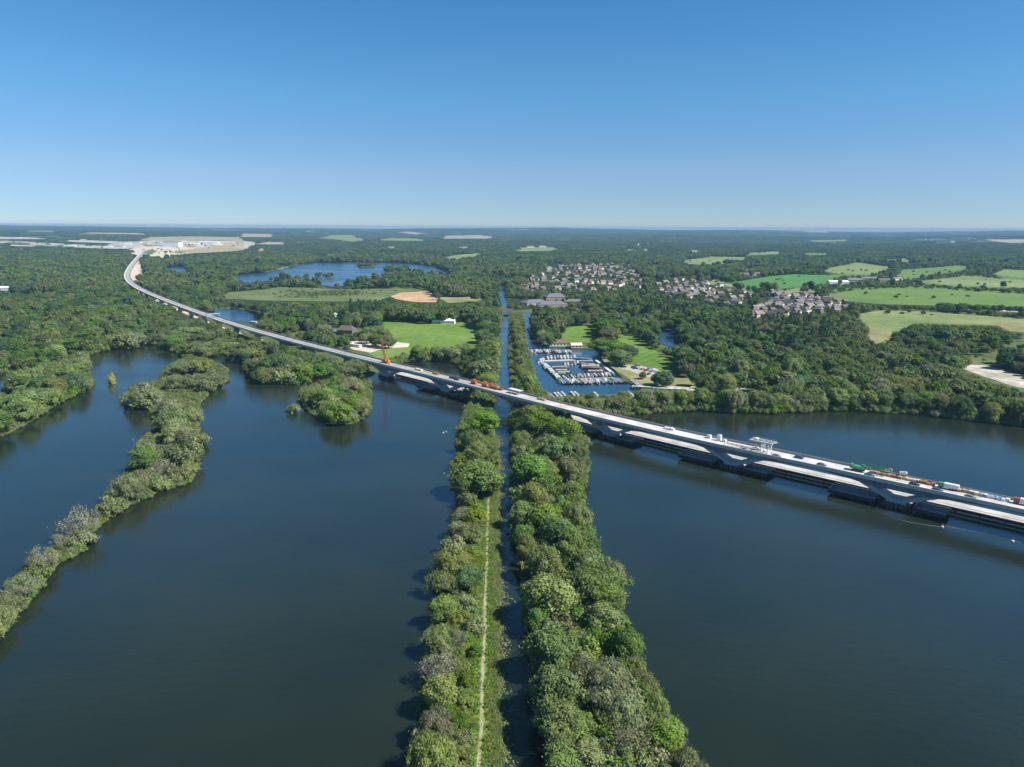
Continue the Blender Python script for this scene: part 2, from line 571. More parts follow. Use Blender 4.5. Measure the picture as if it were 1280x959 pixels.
def build_ground():
    xs = np.concatenate([np.linspace(-16000, -5000, 34)[:-1], np.linspace(-5000, -1450, 32)[:-1], [-1450, -1420, -1400], np.linspace(-1300, 1300, 14), [1400, 1420, 1450], np.linspace(1450, 5000, 32)[1:], np.linspace(5000, 16000, 34)[1:]])
    ys = np.concatenate([[-1800, -900, -450, -420, -400], np.linspace(-300, 900, 8), [1000, 1010, 1030, 1050], np.linspace(1150, 5000, 46), np.linspace(5100, 15800, 70)])
    X, Y = np.meshgrid(xs, ys)
    Z = ground(X, Y)
    nx, ny = len(xs), len(ys)
    v = np.stack([X.ravel(), Y.ravel(), Z.ravel()], 1)
    i = np.arange((ny - 1) * (nx - 1)); r = i // (nx - 1); c = i % (nx - 1)
    a = r * nx + c
    f = np.stack([a, a + 1, a + nx + 1, a + nx], 1)
    me = bpy.data.meshes.new('ground')
    me.from_pydata(v.tolist(), [], f.tolist())
    me.polygons.foreach_set('use_smooth', [True] * len(f))
    me.materials.append(far_ground_material())
    tag(mesh_obj('ground', me), 'wooded countryside stretching to the horizon', None, None, 'structure')


build_ground()

# ---------------------------------------------------------------- pixel maps of the place
def world_poly(px, z=0.0):
    return [tuple(P(x, y, z)[:2]) for x, y in px]


LAKE = [(-1398, -395), (1398, -395), (1398, 1022), (-1398, 1022)]
sheet('lake', LAKE, 0.0, M_WATER, label='calm dark blue lake water around the viaduct and canal')

sheet('canal_water', world_poly([(612, 396), (668, 396), (690, 416), (762, 426), (818, 484), (812, 497), (690, 503), (640, 489), (612, 484)]), .03, M_MARINA, label='blue water of the canal and marina basin')

NORTH = [(-420, 474), (-60, 472), (40, 466), (96, 452), (112, 443), (136, 438), (150, 430), (200, 432), (222, 441), (236, 450), (262, 446), (268, 438), (284, 441),
         (292, 453), (308, 453), (313, 470), (330, 480), (372, 481), (408, 476), (440, 471), (462, 470), (482, 460), (506, 453), (545, 450), (572, 455), (588, 470), (592, 492), (612, 492), (616, 470), (621, 430), (624.5, 400), (625.5, 388)]
W_NORTH = world_poly(NORTH) + [(-16, 1075), (-1410, 1075)]
EAST = [(672, 497), (690, 512), (745, 520), (800, 517), (870, 513), (900, 515), (960, 517), (1040, 513), (1100, 515), (1150, 518), (1200, 524), (1280, 533), (1420, 551)]
BASIN = [(664, 404), (664, 420), (676, 429), (686, 434.2), (722, 436.5), (748, 438), (754, 451), (768, 463), (783, 478), (802, 487), (797, 492), (760, 495), (720, 494), (690, 499)]
W_EAST = world_poly(EAST) + [(1395, 560), (1395, 1075), (40, 1075)] + world_poly(BASIN)
STRIP = [(636, 392), (654, 392), (655, 410), (661, 440), (667, 462), (672, 480), (670, 494), (640, 492), (637, 470), (635.5, 440)]
W_STRIP = world_poly(STRIP)
TOW = [(590, 484), (588, 502), (580, 522), (574, 545), (574, 575), (570, 600), (576, 630), (569, 665), (556, 700), (551, 750), (542, 800), (534, 860), (524, 920), (516, 975), (500, 1080),
       (621, 1080), (620, 960), (619, 850), (619, 740), (619.5, 660), (620, 600), (618, 540), (616, 500), (616, 484)]
W_TOW = world_poly(TOW)
BANK = [(640, 486), (640, 520), (641, 560), (642, 610), (647, 660), (653, 720), (660, 790), (670, 850), (681, 920), (690, 985), (702, 1080),
        (880, 1080), (862, 990), (846, 930), (822, 885), (796, 845), (785, 800), (768, 760), (768, 725), (742, 690), (727, 650), (724, 618), (733, 590), (730, 565), (722, 540), (712, 522), (690, 505)]
W_BANK = world_poly(BANK)
SPIT = [(-120, 880), (-30, 810), (2, 793), (20, 768), (52, 730), (70, 705), (98, 692), (112, 668), (132, 650), (160, 633), (195, 616), (236, 604), (246, 580), (250, 550), (240, 520), (258, 492), (282, 478), (282, 462), (262, 452), (232, 448), (208, 462), (200, 478), (170, 484), (152, 500), (160, 508), (190, 512), (198, 535), (176, 556), (176, 580), (150, 605), (118, 650), (80, 680), (42, 708), (10, 745), (-30, 790), (-120, 850)]
W_SPIT = world_poly(SPIT)
POINT = [(-420, 640), (-60, 566), (0, 545), (34, 529), (72, 505), (113, 485), (112, 470), (96, 462), (40, 466), (10, 474), (10, 496), (-20, 502), (-80, 504), (-420, 530)]
W_POINT = world_poly(POINT)
ISLE = [(380, 488), (374, 502), (388, 514), (400, 524), (420, 531), (446, 529), (460, 516), (462, 500), (460, 482), (440, 476), (410, 478)]
W_ISLE = world_poly(ISLE)
ISLET = [(358, 514), (364, 517), (371, 514), (368, 509), (360, 509)]
W_ISLET = world_poly(ISLET)
for _li, (nm, wp, mat, amp, st, lab) in enumerate((
        ('land', W_NORTH, M_LAND, 1.6, 14, 'wooded ground north of the lake under the viaduct'),
        ('land', W_EAST, M_LAND, 1.6, 14, 'wooded ground beyond the lake around the marina'),
        ('canal_bank', W_STRIP, M_BANK, .6, 10, 'narrow bank between canal and marina channel'),
        ('towpath_bank', W_TOW, M_BANK, .7, 7, 'grassy bank carrying the canal towpath'),
        ('canal_bank', W_BANK, M_LAND, .9, 8, 'wooded bank between canal and lake'),
        ('lake_spit', W_SPIT, M_LAND, 1.2, 9, 'thin wooded spit curving across the lake'),
        ('lake_point', W_POINT, M_LAND, 1.5, 12, 'wooded point reaching into the lake'),
        ('lake_island', W_ISLE, M_LAND, 1.2, 9, 'small bushy lake island before the viaduct'),
        ('lake_islet', W_ISLET, M_BANK, .5, 5, 'tiny islet with one bush'))):
    sheet(nm, wobble(wp, amp, st, len(wp)), LAND_Z + .006 * _li, mat, label=lab, skirt=.7, skirt_drop=1.6)

# surface sheets on the land: (name, pixels, material, kind of edge wobble)
FIELDS = []        # pixel outlines that trees may not cover


FIELD_N = [0]


def field(name, px, mat, amp=1.5, step=16, z=.06, keep=True, label=None):
    FIELD_N[0] += 1; z = z + .005 * FIELD_N[0]      # neighbouring sheets never share a plane
    pts = [PT(x, y) for x, y in px]
    d = sum(p.y for p in pts) / len(pts)
    wob = wobble([(p.x, p.y) for p in pts], amp * d / 900, step * max(1, d / 900), len(px) * 7 + abs(int(px[0][0])))
    o = sheet(name, wob, LAND_Z + z, mat, label=label, drape_h=(z + max(0, (d - 1100)) * .0006) if d > 1100 else None, maxlen=max(60, d * .04))
    if keep:
        FIELDS.append(px)
    return o


M_PASTURE = ground_mat('bright_pasture', [(.075, .14, .02), (.12, .21, .032), (.175, .235, .065)], (.012, .12), lines=.10)
M_PASTURE2 = ground_mat('pale_pasture', [(.12, .165, .055), (.175, .225, .078), (.25, .27, .12)], (.006, .06), lines=.09)
M_PASTURE4 = ground_mat('straw_pasture', [(.125, .175, .055), (.17, .22, .075), (.22, .25, .10)], (.006, .05), lines=.13)
M_PASTURE5 = ground_mat('fresh_pasture', [(.085, .15, .03), (.115, .19, .04), (.15, .21, .06)], (.007, .06), lines=.11)
M_PASTURE3 = ground_mat('emerald_field', [(.05, .155, .03), (.065, .19, .04), (.085, .21, .045)], (.004, .05), lines=.07)
M_MARSH = ground_mat('reed_meadow', [(.075, .105, .035), (.115, .15, .05), (.17, .19, .085)], (.02, .15))
M_DRY = ground_mat('dry_grass', [(.15, .17, .06), (.22, .22, .09), (.32, .27, .15)], (.02, .15))

# far waters
POND_PX = []


def pond(px, label):
    pts = [PT(x, y) for x, y in px]
    d = sum(p.y for p in pts) / len(pts)
    sheet('lake', wobble([(p.x, p.y) for p in pts], 2.0 * d / 900, 22 * d / 900, len(px)), LAND_Z + .35, M_POND, label=label, drape_h=.35 + max(0, d - 1100) * .0004, maxlen=120)
    POND_PX.append(px)


pond([(289, 348), (300, 343.5), (330, 341), (352, 336.5), (372, 331), (392, 329), (430, 328.4), (480, 328.6), (515, 330), (545, 334), (563, 341.5), (560, 345.5), (545, 343), (520, 339.5), (500, 338.4), (482, 339.5), (476, 346), (450, 350.5), (440, 356), (418, 359.5), (402, 357), (392, 352), (372, 346.5), (345, 351), (318, 353.5), (296, 354)],
     'wide blue lake beyond the viaduct with small wooded islets')
pond([(203, 335.5), (218, 333.6), (238, 334.3), (242, 337), (224, 340.5), (206, 340)], 'small blue pool among woods near the viaduct bend')
pond([(256, 389), (275, 386.5), (300, 388), (324, 393), (326, 399), (318, 404), (296, 402), (270, 397)], 'narrow blue pool just behind the viaduct')
pond([(820, 417), (832, 413), (846, 418), (850, 428), (842, 436), (826, 430)], 'small dark pond among trees beyond the marina meadow')
pond([(-160, 474), (4, 477), (9, 486), (6, 497), (-20, 501), (-160, 503)], 'strip of water behind the wooded point')
CANAL_FAR = [(624.6, 394), (635, 394), (633.6, 378), (631.6, 366), (629.2, 355), (626.0, 355), (625.2, 372)]
pond(CANAL_FAR, 'blue ribbon of canal running straight into the woods')

field('meadow', [(470, 447), (455, 438), (480, 425), (482, 412), (478, 402), (540, 405), (596, 402), (595, 437), (560, 448), (510, 452)], M_PASTURE, label='bright green meadow behind the viaduct')
field('meadow', [(700, 411), (745, 405), (746, 428), (705, 428)], M_PASTURE, label='small bright meadow behind the marina')
field('meadow', [(774, 414), (790, 418), (815, 436), (850, 458), (848, 466), (812, 462), (796, 455), (778, 455), (768, 440), (772, 426)], M_PASTURE, label='long green meadow beside the marina copse')
field('grass_bank', [(752, 448), (770, 452), (826, 463), (828, 472), (880, 474), (884, 482), (808, 484), (790, 476), (772, 465), (756, 454)], M_DRY, z=.09, label='dry grass by the marina car park')
field('car_park', [(765, 455), (784, 457), (800, 457.5), (824, 463), (824, 473), (806, 471), (788, 464), (772, 460)], M_GRAVEL, z=.14, label='pale gravel car park by the marina')
field('track', [(830, 483), (900, 484), (960, 486), (960, 489), (880, 489), (828, 488)], M_GRAVEL, z=.14, label='gravel track along the moorings')
field('work_site', [(432, 428), (452, 424), (482, 426), (512, 430), (510, 434), (480, 436), (463, 441), (440, 437)], M_SAND, z=.10, label='bare building site beside the viaduct')
field('bare_ground', [(480, 367), (500, 364.5), (535, 364), (548, 372), (545, 378), (520, 378), (495, 374)], M_EARTH, amp=1, z=.1, label='bare orange earth in the marsh')
field('bare_ground', [(545, 371), (565, 372), (600, 371), (602, 377), (560, 379)], M_DRY, amp=1, z=.07, label='dry cleared strip beyond the meadow')
field('marsh', [(280, 366), (330, 362), (350, 359), (385, 360), (430, 362), (470, 361), (520, 361), (536, 364), (500, 366), (485, 372), (470, 377), (400, 377), (330, 376), (280, 374)], M_MARSH, label='pale reed marsh below the blue lake')
field('haul_road', [(162, 352), (171, 353), (178, 344), (177, 331), (174, 327), (167, 331), (163, 342)], M_SAND, amp=.4, z=.5, label='sandy haul road beside the viaduct bend')
field('work_site', [(196, 374), (228, 388), (262, 403), (300, 417), (296, 420), (255, 413), (222, 398), (192, 383)], M_SAND, amp=.5, z=.1, keep=False, label='bare work site under the viaduct')
field('field', [(547, 324.5), (566, 320), (605, 315.5), (607, 317), (585, 323), (560, 326)], M_PASTURE2, label='slanting green field beyond the blue lake')
field('field', [(644, 314.8), (648, 310), (678, 309), (702, 310.5), (690, 314)], M_PASTURE2, label='pale field behind the housing estate')
A_FIELDS = [
    ([(849, 327), (888, 321), (935, 322), (938, 325), (892, 332), (854, 331)], M_PASTURE2, 'pasture on the rise behind the estate'),
    ([(928, 317), (978, 314), (978, 318), (935, 320)], M_PASTURE2, 'thin far pasture above the bright field'),
    ([(996, 317), (1036, 316), (1036, 319), (1007, 320)], M_PASTURE2, 'thin far strip of pasture'),
    ([(913, 354), (960, 346), (992, 343), (1050, 345), (1036, 354), (971, 362.5), (931, 364)], M_PASTURE3, 'most vivid green field in the valley side'),
    ([(879, 353), (897, 349), (912, 354), (922, 361), (892, 357)], M_PASTURE2, 'small pale field beside the vivid one'),
    ([(1025, 338), (1072, 328), (1118, 335), (1086, 343.5), (1050, 343.5)], M_PASTURE2, 'sloping pasture behind the farm sheds'),
    ([(1122, 345), (1129, 338), (1201, 332), (1215, 335), (1179, 342), (1133, 348)], M_PASTURE2, 'long pasture beyond the farm'),
    ([(1097, 326), (1136, 323), (1147, 329), (1107, 329)], M_PASTURE2, 'small far pasture near the skyline wood'),
    ([(1151, 352), (1208, 345.5), (1280, 351), (1370, 360), (1233, 359), (1179, 356)], M_PASTURE2, 'broad pasture beyond the hedge'),
    ([(1240, 344), (1255, 337), (1340, 340), (1350, 354)], M_PASTURE2, 'high pasture at the wood edge'),
    ([(1021, 370), (1072, 363), (1143, 360), (1360, 373), (1360, 386), (1172, 377), (1169, 382), (1093, 379), (1036, 373)], M_PASTURE2, 'largest pale pasture on the valley side'),
    ([(971, 362.5), (1019, 359), (1019, 366), (978, 367)], M_PASTURE2, 'small pasture above the terraced houses'),
    ([(1070, 393), (1103, 388), (1160, 389.5), (1280, 399), (1420, 412), (1143, 404), (1122, 414), (1086, 411)], M_PASTURE2, 'green field before the dark copse'),
]
FARM_PX = [(1020, 373), (1027, 345), (1125, 337), (1215, 333), (1300, 341), (1420, 352), (1420, 388), (1100, 381)]
field('field', FARM_PX, M_PASTURE5, z=-.02, keep=False, label='green farmland under hedges on the valley side')
for _k, (px, mt, lab) in enumerate(A_FIELDS):
    field('field', px, (mt, M_PASTURE4, M_PASTURE5, mt)[_k % 4] if mt is M_PASTURE2 else mt, label=lab)
field('dry_field', [(1086, 411), (1114, 412), (1116, 424), (1096, 430), (1086, 424)], M_DRY, label='dry tan strip beside the green field')
field('dry_field', [(1236, 403), (1290, 404), (1420, 420), (1420, 428), (1262, 414)], M_DRY, label='rough tussocky ground behind the copse')
field('dry_field', [(1120, 436), (1180, 448), (1280, 452), (1420, 456), (1420, 462), (1250, 458), (1170, 454), (1124, 444)], M_MARSH, keep=False, label='rough grass before the copse')
field('chalk_yard', [(1189, 455.5), (1232, 457), (1262, 465), (1300, 477), (1300, 490), (1262, 482), (1226, 470)], M_CHALK, label='bare white chalk yard behind the lakeside trees')
field('road', [(1208, 385.6), (1280, 388.6), (1420, 395), (1420, 397.5), (1280, 391), (1208, 387.2)], M_GRAVEL, amp=.2, z=.12, label='pale road behind the hedge')
field('chalk_ground', [(-60, 301), (30, 302.5), (80, 305), (130, 308), (162, 309.5), (162, 312), (110, 310.5), (60, 308), (20, 305), (-60, 303.5)], M_CHALK, label='pale construction ground along the wood')
field('chalk_ground', [(160, 321), (163, 312), (185, 308), (215, 309), (236, 310), (262, 312), (250, 316.5), (225, 319), (205, 323), (178, 322)], M_SAND, z=.9, label='white chalk fan at the viaduct end')
field('chalk_ground', [(130, 307), (150, 303), (200, 300.5), (300, 301.5), (322, 303), (312, 311), (262, 314), (200, 309.5), (160, 311)], M_CHALK, label='construction ground behind the viaduct end')
field('bare_ground', [(226, 314), (250, 310.5), (300, 310), (312, 312), (290, 315), (240, 317.5)], M_TAN, z=1.1, label='brown stripped ground below the construction sheds')
for _px, _l in (([(-60, 296.3), (30, 297.2), (62, 299.5), (20, 299.6), (-60, 298.6)], 'farther pale works ground beyond the western wood'), ([(70, 300.6), (120, 301.2), (158, 303), (140, 305), (96, 303.4)], 'pale works ground behind the chalk strip'), ([(12, 306.2), (46, 307.6), (40, 309), (6, 307.8)], 'pale spoil among the western trees')):
    field('chalk_ground', _px, M_CHALK, z=1.0, label=_l)
for _px, _m, _l in (([(10, 303.4), (40, 304.5), (36, 306), (4, 304.8)], M_MARSH, 'weedy patch on the chalk strip'), ([(70, 307), (96, 308), (92, 309.5), (66, 308.6)], M_MARSH, 'second weedy patch on the chalk strip'),
                    ([(178, 306.5), (196, 305.5), (204, 307.5), (184, 309)], M_DRY, 'weedy ground beyond the abutment'), ([(232, 307.5), (246, 306.8), (250, 308.8), (236, 309.6)], M_EARTH, 'brown heap ground by the white sheds'), ([(262, 307), (300, 306), (306, 308), (270, 309.5)], M_EARTH, 'brown ground before the long shed'),
                    ([(176, 317), (186, 313), (196, 314), (190, 319)], M_MARSH, 'weedy slope beside the viaduct end'), ([(214, 317), (228, 314), (238, 315), (226, 318)], M_DRY, 'dry slope right of the chalk fan'), ([(206, 303.4), (222, 302.6), (226, 304), (210, 305)], M_MARSH, 'weeds behind the big shed')):
    field('bare_ground', _px, _m, amp=.8, z=1.6, keep=False, label=_l.replace('right of', 'beside'))
field('field', [(168, 301), (182, 297), (240, 296), (300, 297), (296, 300.5), (230, 301)], M_TAN, label='stubble field above the construction sheds')
for px, mt in (([(296, 297), (302, 292.5), (342, 293), (340, 297)], M_TAN), ([(280, 306), (280, 299), (307, 298.5), (304, 304)], M_TAN), ([(320, 306), (334, 302.5), (358, 303.5), (356, 306)], M_TAN),
               ([(316, 314), (322, 311), (334, 310.5), (333, 314)], M_TAN), ([(393, 298), (415, 294), (440, 294), (462, 300), (440, 303)], M_PASTURE2), ([(462, 301), (490, 298), (530, 299), (530, 302)], M_PASTURE2),
               ([(497, 291), (512, 290), (530, 292.5), (520, 294)], M_TAN), ([(552, 299), (556, 295), (600, 294.3), (618, 296.5), (610, 299)], M_TAN), ([(20, 290), (50, 287), (72, 287.5), (66, 291)], M_PASTURE2),
               ([(100, 292.5), (110, 291), (180, 292), (182, 294)], M_TAN), ([(1000, 289.6), (1030, 288.6), (1036, 290.5), (1010, 291)], M_TAN), ([(380, 291.5), (392, 289), (398, 291.5)], M_PASTURE2), ([(1010, 301), (1060, 300), (1064, 302), (1018, 303)], M_PASTURE2),
               ([(1230, 300), (1280, 299.5), (1340, 303), (1262, 304.5)], M_TAN)):
    field('field', px, mt, amp=.8, label='far field between the woods')

# ---------------------------------------------------------------- the viaduct
DECK_Z = 11.0
VIA_PX = [(181, 313), (177, 317), (171, 323.5), (165, 331), (160.5, 338.5), (158.6, 345), (162, 352), (175, 361.3), (200, 372.3), (237, 386.3), (280, 401.5), (320, 413.5), (360, 424.5), (400, 434.7),
          (440, 444.4), (480, 454), (520, 463.3), (560, 473), (600, 482.7), (640, 492.8), (680, 503), (720, 513), (760, 523), (800, 532.3), (840, 541.4), (880, 550), (958, 566), (1067, 588.3), (1161, 608.5), (1280, 634)]
_vp = np.array([P(x, y, DECK_Z)[:2] for x, y in VIA_PX])
_ext = _vp[-1] + (_vp[-1] - _vp[-3]) / np.linalg.norm(_vp[-1] - _vp[-3]) * np.array([[40], [80], [150]])
_vp = np.concatenate([_vp, _ext])


def catmull(p, n=24):
    out = []
    q = np.concatenate([[2 * p[0] - p[1]], p, [2 * p[-1] - p[-2]]])
    for i in range(1, len(q) - 2):
        t = np.linspace(0, 1, n, endpoint=False)[:, None]
        a, b, c, d = q[i - 1], q[i], q[i + 1], q[i + 2]
        out.append(.5 * (2 * b + (c - a) * t + (2 * a - 5 * b + 4 * c - d) * t ** 2 + (3 * b - a - 3 * c + d) * t ** 3))
    out.append(p[-1:])
    return np.concatenate(out)


def resample(p, step):
    s = np.concatenate([[0], np.cumsum(np.linalg.norm(np.diff(p, axis=0), axis=1))])
    k = int(s[-1] / step)
    u = np.linspace(0, s[-1], k + 1)
    return np.stack([np.interp(u, s, p[:, 0]), np.interp(u, s, p[:, 1])], 1)


VP = resample(catmull(_vp), 3.0)
for _ in range(60):                                        # ease the alignment into one smooth curve
    q = VP.copy()
    q[3:-3] = (VP[:-6] + VP[1:-5] + VP[2:-4] + VP[3:-3] + VP[4:-2] + VP[5:-1] + VP[6:]) / 7
    VP = q
VP = resample(VP, 3.0)
VS = np.concatenate([[0], np.cumsum(np.linalg.norm(np.diff(VP, axis=0), axis=1))])
_t = np.gradient(VP, axis=0); VT = _t / np.linalg.norm(_t, axis=1)[:, None]
VN = np.stack([-VT[:, 1], VT[:, 0]], 1)                    # towards the far side


def via_at(s, off=0.0, z=0.0):
    i = np.interp(s, VS, np.arange(len(VS)))
    p = np.array([np.interp(i, np.arange(len(VP)), VP[:, k] + VN[:, k] * off) for k in (0, 1)])
    return Vector((p[0], p[1], z))


def via_dir(s):
    i = int(round(np.interp(s, VS, np.arange(len(VS)))))
    return math.atan2(VT[i, 1], VT[i, 0])


def via_s(px, py, z=0.0):
    p = P(px, py, z)
    d = np.hypot(VP[:, 0] - p.x, VP[:, 1] - p.y)
    return float(VS[int(d.argmin())])


S3 = [via_s(770, 545), via_s(920, 582), via_s(1122, 632)]
SPAN = (S3[2] - S3[0]) / 2
S_LAST = S3[2]
S_V = [S_LAST + SPAN * k for k in range(2, -9, -1) if S_LAST + SPAN * k < VS[-1] - 5]
S_V = [s for s in S_V if s > via_s(470, 462) - 12]
S_SLAB = []
s = min(S_V) - 62
while s > 60:
    S_SLAB.append(s); s -= 62
print('span', SPAN, 'V piers', len(S_V), 'slab piers', len(S_SLAB), 'length', VS[-1])
ALLP = np.array(sorted(S_V + S_SLAB))
ISV = np.array([s in S_V for s in ALLP])


def soffit(s):
    j = int(np.abs(ALLP - s).argmin())
    t = abs(ALLP[j] - s)
    if ISV[j]:
        tt = max(0.0, t - 13) / (SPAN / 2 - 13)
        return DECK_Z - (1.9 + 2.1 * (1 - min(1, tt)) ** 2)
    return DECK_Z - (2.0 + 1.6 * (1 - min(1, t / 31)) ** 2)


def sweep(name, prof_fn, i0, i1, mat, parent, step=1):
    """sweep a closed (offset, z) profile along the viaduct's line"""
    idx = list(range(i0, i1 + 1, step))
    if idx[-1] != i1: idx.append(i1)
    v = []; f = []
    n = None
    for i in idx:
        pr = prof_fn(VS[i]); n = len(pr)
        for o, z in pr:
            v.append((VP[i, 0] + VN[i, 0] * o, VP[i, 1] + VN[i, 1] * o, z))
    for k in range(len(idx) - 1):
        for j in range(n):
            a = k * n + j; b = k * n + (j + 1) % n
            f.append((a, b, b + n, a + n))
    f.append(tuple(range(n))); f.append(tuple(range((len(idx) - 1) * n, len(idx) * n)))
    mb = MB(); mb.add(v, f)
    return mb.build(name, mat, parent)


def deck_material():
    m, nt, out = new_mat('viaduct_deck_concrete')
    b = N(nt, 'ShaderNodeBsdfPrincipled'); b.inputs['Roughness'].default_value = .85
    g = N(nt, 'ShaderNodeNewGeometry')
    n1 = N(nt, 'ShaderNodeTexNoise'); n1.inputs['Scale'].default_value = .09; n1.inputs['Detail'].default_value = 7; n1.inputs['Roughness'].default_value = .65
    nt.links.new(g.outputs['Position'], n1.inputs['Vector'])
    rp = N(nt, 'ShaderNodeValToRGB')
    rp.color_ramp.elements[0].position = .33; rp.color_ramp.elements[0].color = (.36, .34, .31, 1)
    rp.color_ramp.elements[1].position = .6; rp.color_ramp.elements[1].color = (.60, .585, .56, 1)
    nt.links.new(n1.outputs['Fac'], rp.inputs['Fac'])
    # older, dustier concrete on the northern length
    sp = N(nt, 'ShaderNodeSeparateXYZ'); nt.links.new(g.outputs['Position'], sp.inputs[0])
    mr = N(nt, 'ShaderNodeMapRange'); mr.inputs['From Min'].default_value = -20; mr.inputs['From Max'].default_value = 30
    nt.links.new(sp.outputs['X'], mr.inputs['Value'])
    mx = N(nt, 'ShaderNodeMix', data_type='RGBA')
    hs = N(nt, 'ShaderNodeHueSaturation'); hs.inputs['Value'].default_value = .62; hs.inputs['Saturation'].default_value = 1.35
    nt.links.new(rp.outputs[0], hs.inputs['Color'])
    nt.links.new(mr.outputs[0], mx.inputs['Factor']); nt.links.new(hs.outputs[0], mx.inputs['A']); nt.links.new(rp.outputs[0], mx.inputs['B'])
    nt.links.new(mx.outputs['Result'], b.inputs['Base Color']); nt.links.new(b.outputs[0], out.inputs[0])
    return m


M_DECK = deck_material()


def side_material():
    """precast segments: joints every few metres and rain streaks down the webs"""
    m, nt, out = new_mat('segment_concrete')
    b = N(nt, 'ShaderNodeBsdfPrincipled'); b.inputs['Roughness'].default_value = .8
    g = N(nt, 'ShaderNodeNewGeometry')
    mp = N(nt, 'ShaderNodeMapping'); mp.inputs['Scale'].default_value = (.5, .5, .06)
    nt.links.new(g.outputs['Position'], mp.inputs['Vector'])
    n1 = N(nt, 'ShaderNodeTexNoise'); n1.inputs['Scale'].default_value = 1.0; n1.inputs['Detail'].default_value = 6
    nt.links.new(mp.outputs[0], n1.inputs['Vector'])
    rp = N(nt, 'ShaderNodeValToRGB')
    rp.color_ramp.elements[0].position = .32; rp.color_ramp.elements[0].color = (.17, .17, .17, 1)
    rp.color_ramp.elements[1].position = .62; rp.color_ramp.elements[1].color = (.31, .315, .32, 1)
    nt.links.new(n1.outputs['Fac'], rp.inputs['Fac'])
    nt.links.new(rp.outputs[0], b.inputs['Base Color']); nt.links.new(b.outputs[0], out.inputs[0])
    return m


M_SEG = side_material()
M_BEIGE = simple('pale_concrete', (.56, .55, .52), .8, var=.05, scale=.3)
via = empty('viaduct', (0, 0, 0), 0, 'long curved concrete viaduct carrying a pale unfinished rail deck over the lake', 'viaduct')
NI = len(VS) - 1
sweep('deck', lambda s: [(-6, DECK_Z), (6, DECK_Z), (6, 10.6), (3.7, 10.0), (3.0, soffit(s)), (-3.0, soffit(s)), (-3.7, 10.0), (-6, 10.6)], 0, NI, [M_DECK], via)
DK = via.children[0]
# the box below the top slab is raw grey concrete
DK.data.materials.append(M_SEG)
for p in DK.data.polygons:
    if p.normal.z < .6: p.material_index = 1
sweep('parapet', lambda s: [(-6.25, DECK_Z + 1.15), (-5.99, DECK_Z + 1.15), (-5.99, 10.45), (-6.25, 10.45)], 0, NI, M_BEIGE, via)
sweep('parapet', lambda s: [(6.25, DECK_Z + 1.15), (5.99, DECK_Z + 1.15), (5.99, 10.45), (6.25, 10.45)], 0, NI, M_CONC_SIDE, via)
I480 = int(np.interp(via_s(486, 456, 11), VS, np.arange(len(VS))))
sweep('walkway', lambda s: [(-5.6, DECK_Z + .45), (-3.4, DECK_Z + .45), (-3.4, DECK_Z + .01), (-5.6, DECK_Z + .01)], 0, I480, M_BEIGE, via)
sweep('upstand', lambda s: [(-.35, DECK_Z + .35), (.35, DECK_Z + .35), (.35, DECK_Z + .01), (-.35, DECK_Z + .01)], 0, I480, M_CONC, via)

for k, s in enumerate(sorted(S_V)):
    base = via_at(s)
    a = via_dir(s)
    pxs, pys, _ = project(base.x, base.y, 0)
    on_land = bool(inpoly(np.array([base.x]), np.array([base.y]), W_BANK)[0] or inpoly(np.array([base.x]), np.array([base.y]), W_TOW)[0] or inpoly(np.array([base.x]), np.array([base.y]), W_NORTH)[0])
    mb = MB()
    mb.box((0, 0, 1.9), (8.5, 8.2, 2.6), taper=.86)
    pr = mb.build('pier', M_CONC, via)
    pr.location = base; pr.rotation_euler = (0, 0, a)
    for sg in (-1, 1):
        lg = MB()
        zt = soffit(s + 14) + .05
        prof = [(sg * .6, 2.4), (sg * 3.6, 2.4), (sg * 15.5, zt), (sg * 10.5, zt)]
        vs = []
        for y0, hw in ((-1, 1), (1, 1)):
            for i, (x, z) in enumerate(prof):
                vs.append((x, y0 * (3.5 if z < 3 else 3.0), z))
        lg.add(vs, [(0, 1, 2, 3), (7, 6, 5, 4), (0, 4, 5, 1), (1, 5, 6, 2), (2, 6, 7, 3), (3, 7, 4, 0)])
        lg.build('leg', M_CONC, pr)
    pc = MB(); pc.box((0, 0, .35), (11, 10, 1.1)); pc.build('pile_cap', M_CONC, pr)
    if not on_land:
        for j in range(6):
            q = MB(); q.bar((-4 + j * 1.6, -5.9, -1.5), (-4 + j * 1.6, -5.9, 1.6), .38, n=8); q.build('pile', M_RUST, pr)
        q = MB()
        for j in range(12):
            q.box((-5.5 + j, -5.35, .9), (.7, .3, 2.2 + .3 * (j % 2)))
        for j in range(10):
            q.box((-6.3, -4.6 + j, .9), (.3, .7, 2.2 + .3 * (j % 2))); q.box((6.3, -4.6 + j, .9), (.3, .7, 2.2 + .3 * (j % 2)))
        q.build('cofferdam', M_DARKSTEEL, pr)
for s in S_SLAB:
    base = via_at(s, 0, LAND_Z + float(hills(*via_at(s)[:2])) - .2)
    mb = MB(); mb.box((0, 0, (soffit(s) - base.z) / 2), (2.6, 6.4, soffit(s) - base.z + .1), taper=.85)
    p = mb.build('pier', M_CONC_SIDE, via); p.location = base; p.rotation_euler = (0, 0, via_dir(s))
    pc = MB(); pc.box((0, 0, .3), (5, 9, 1.0)); pc.build('pile_cap', M_CONC, p)
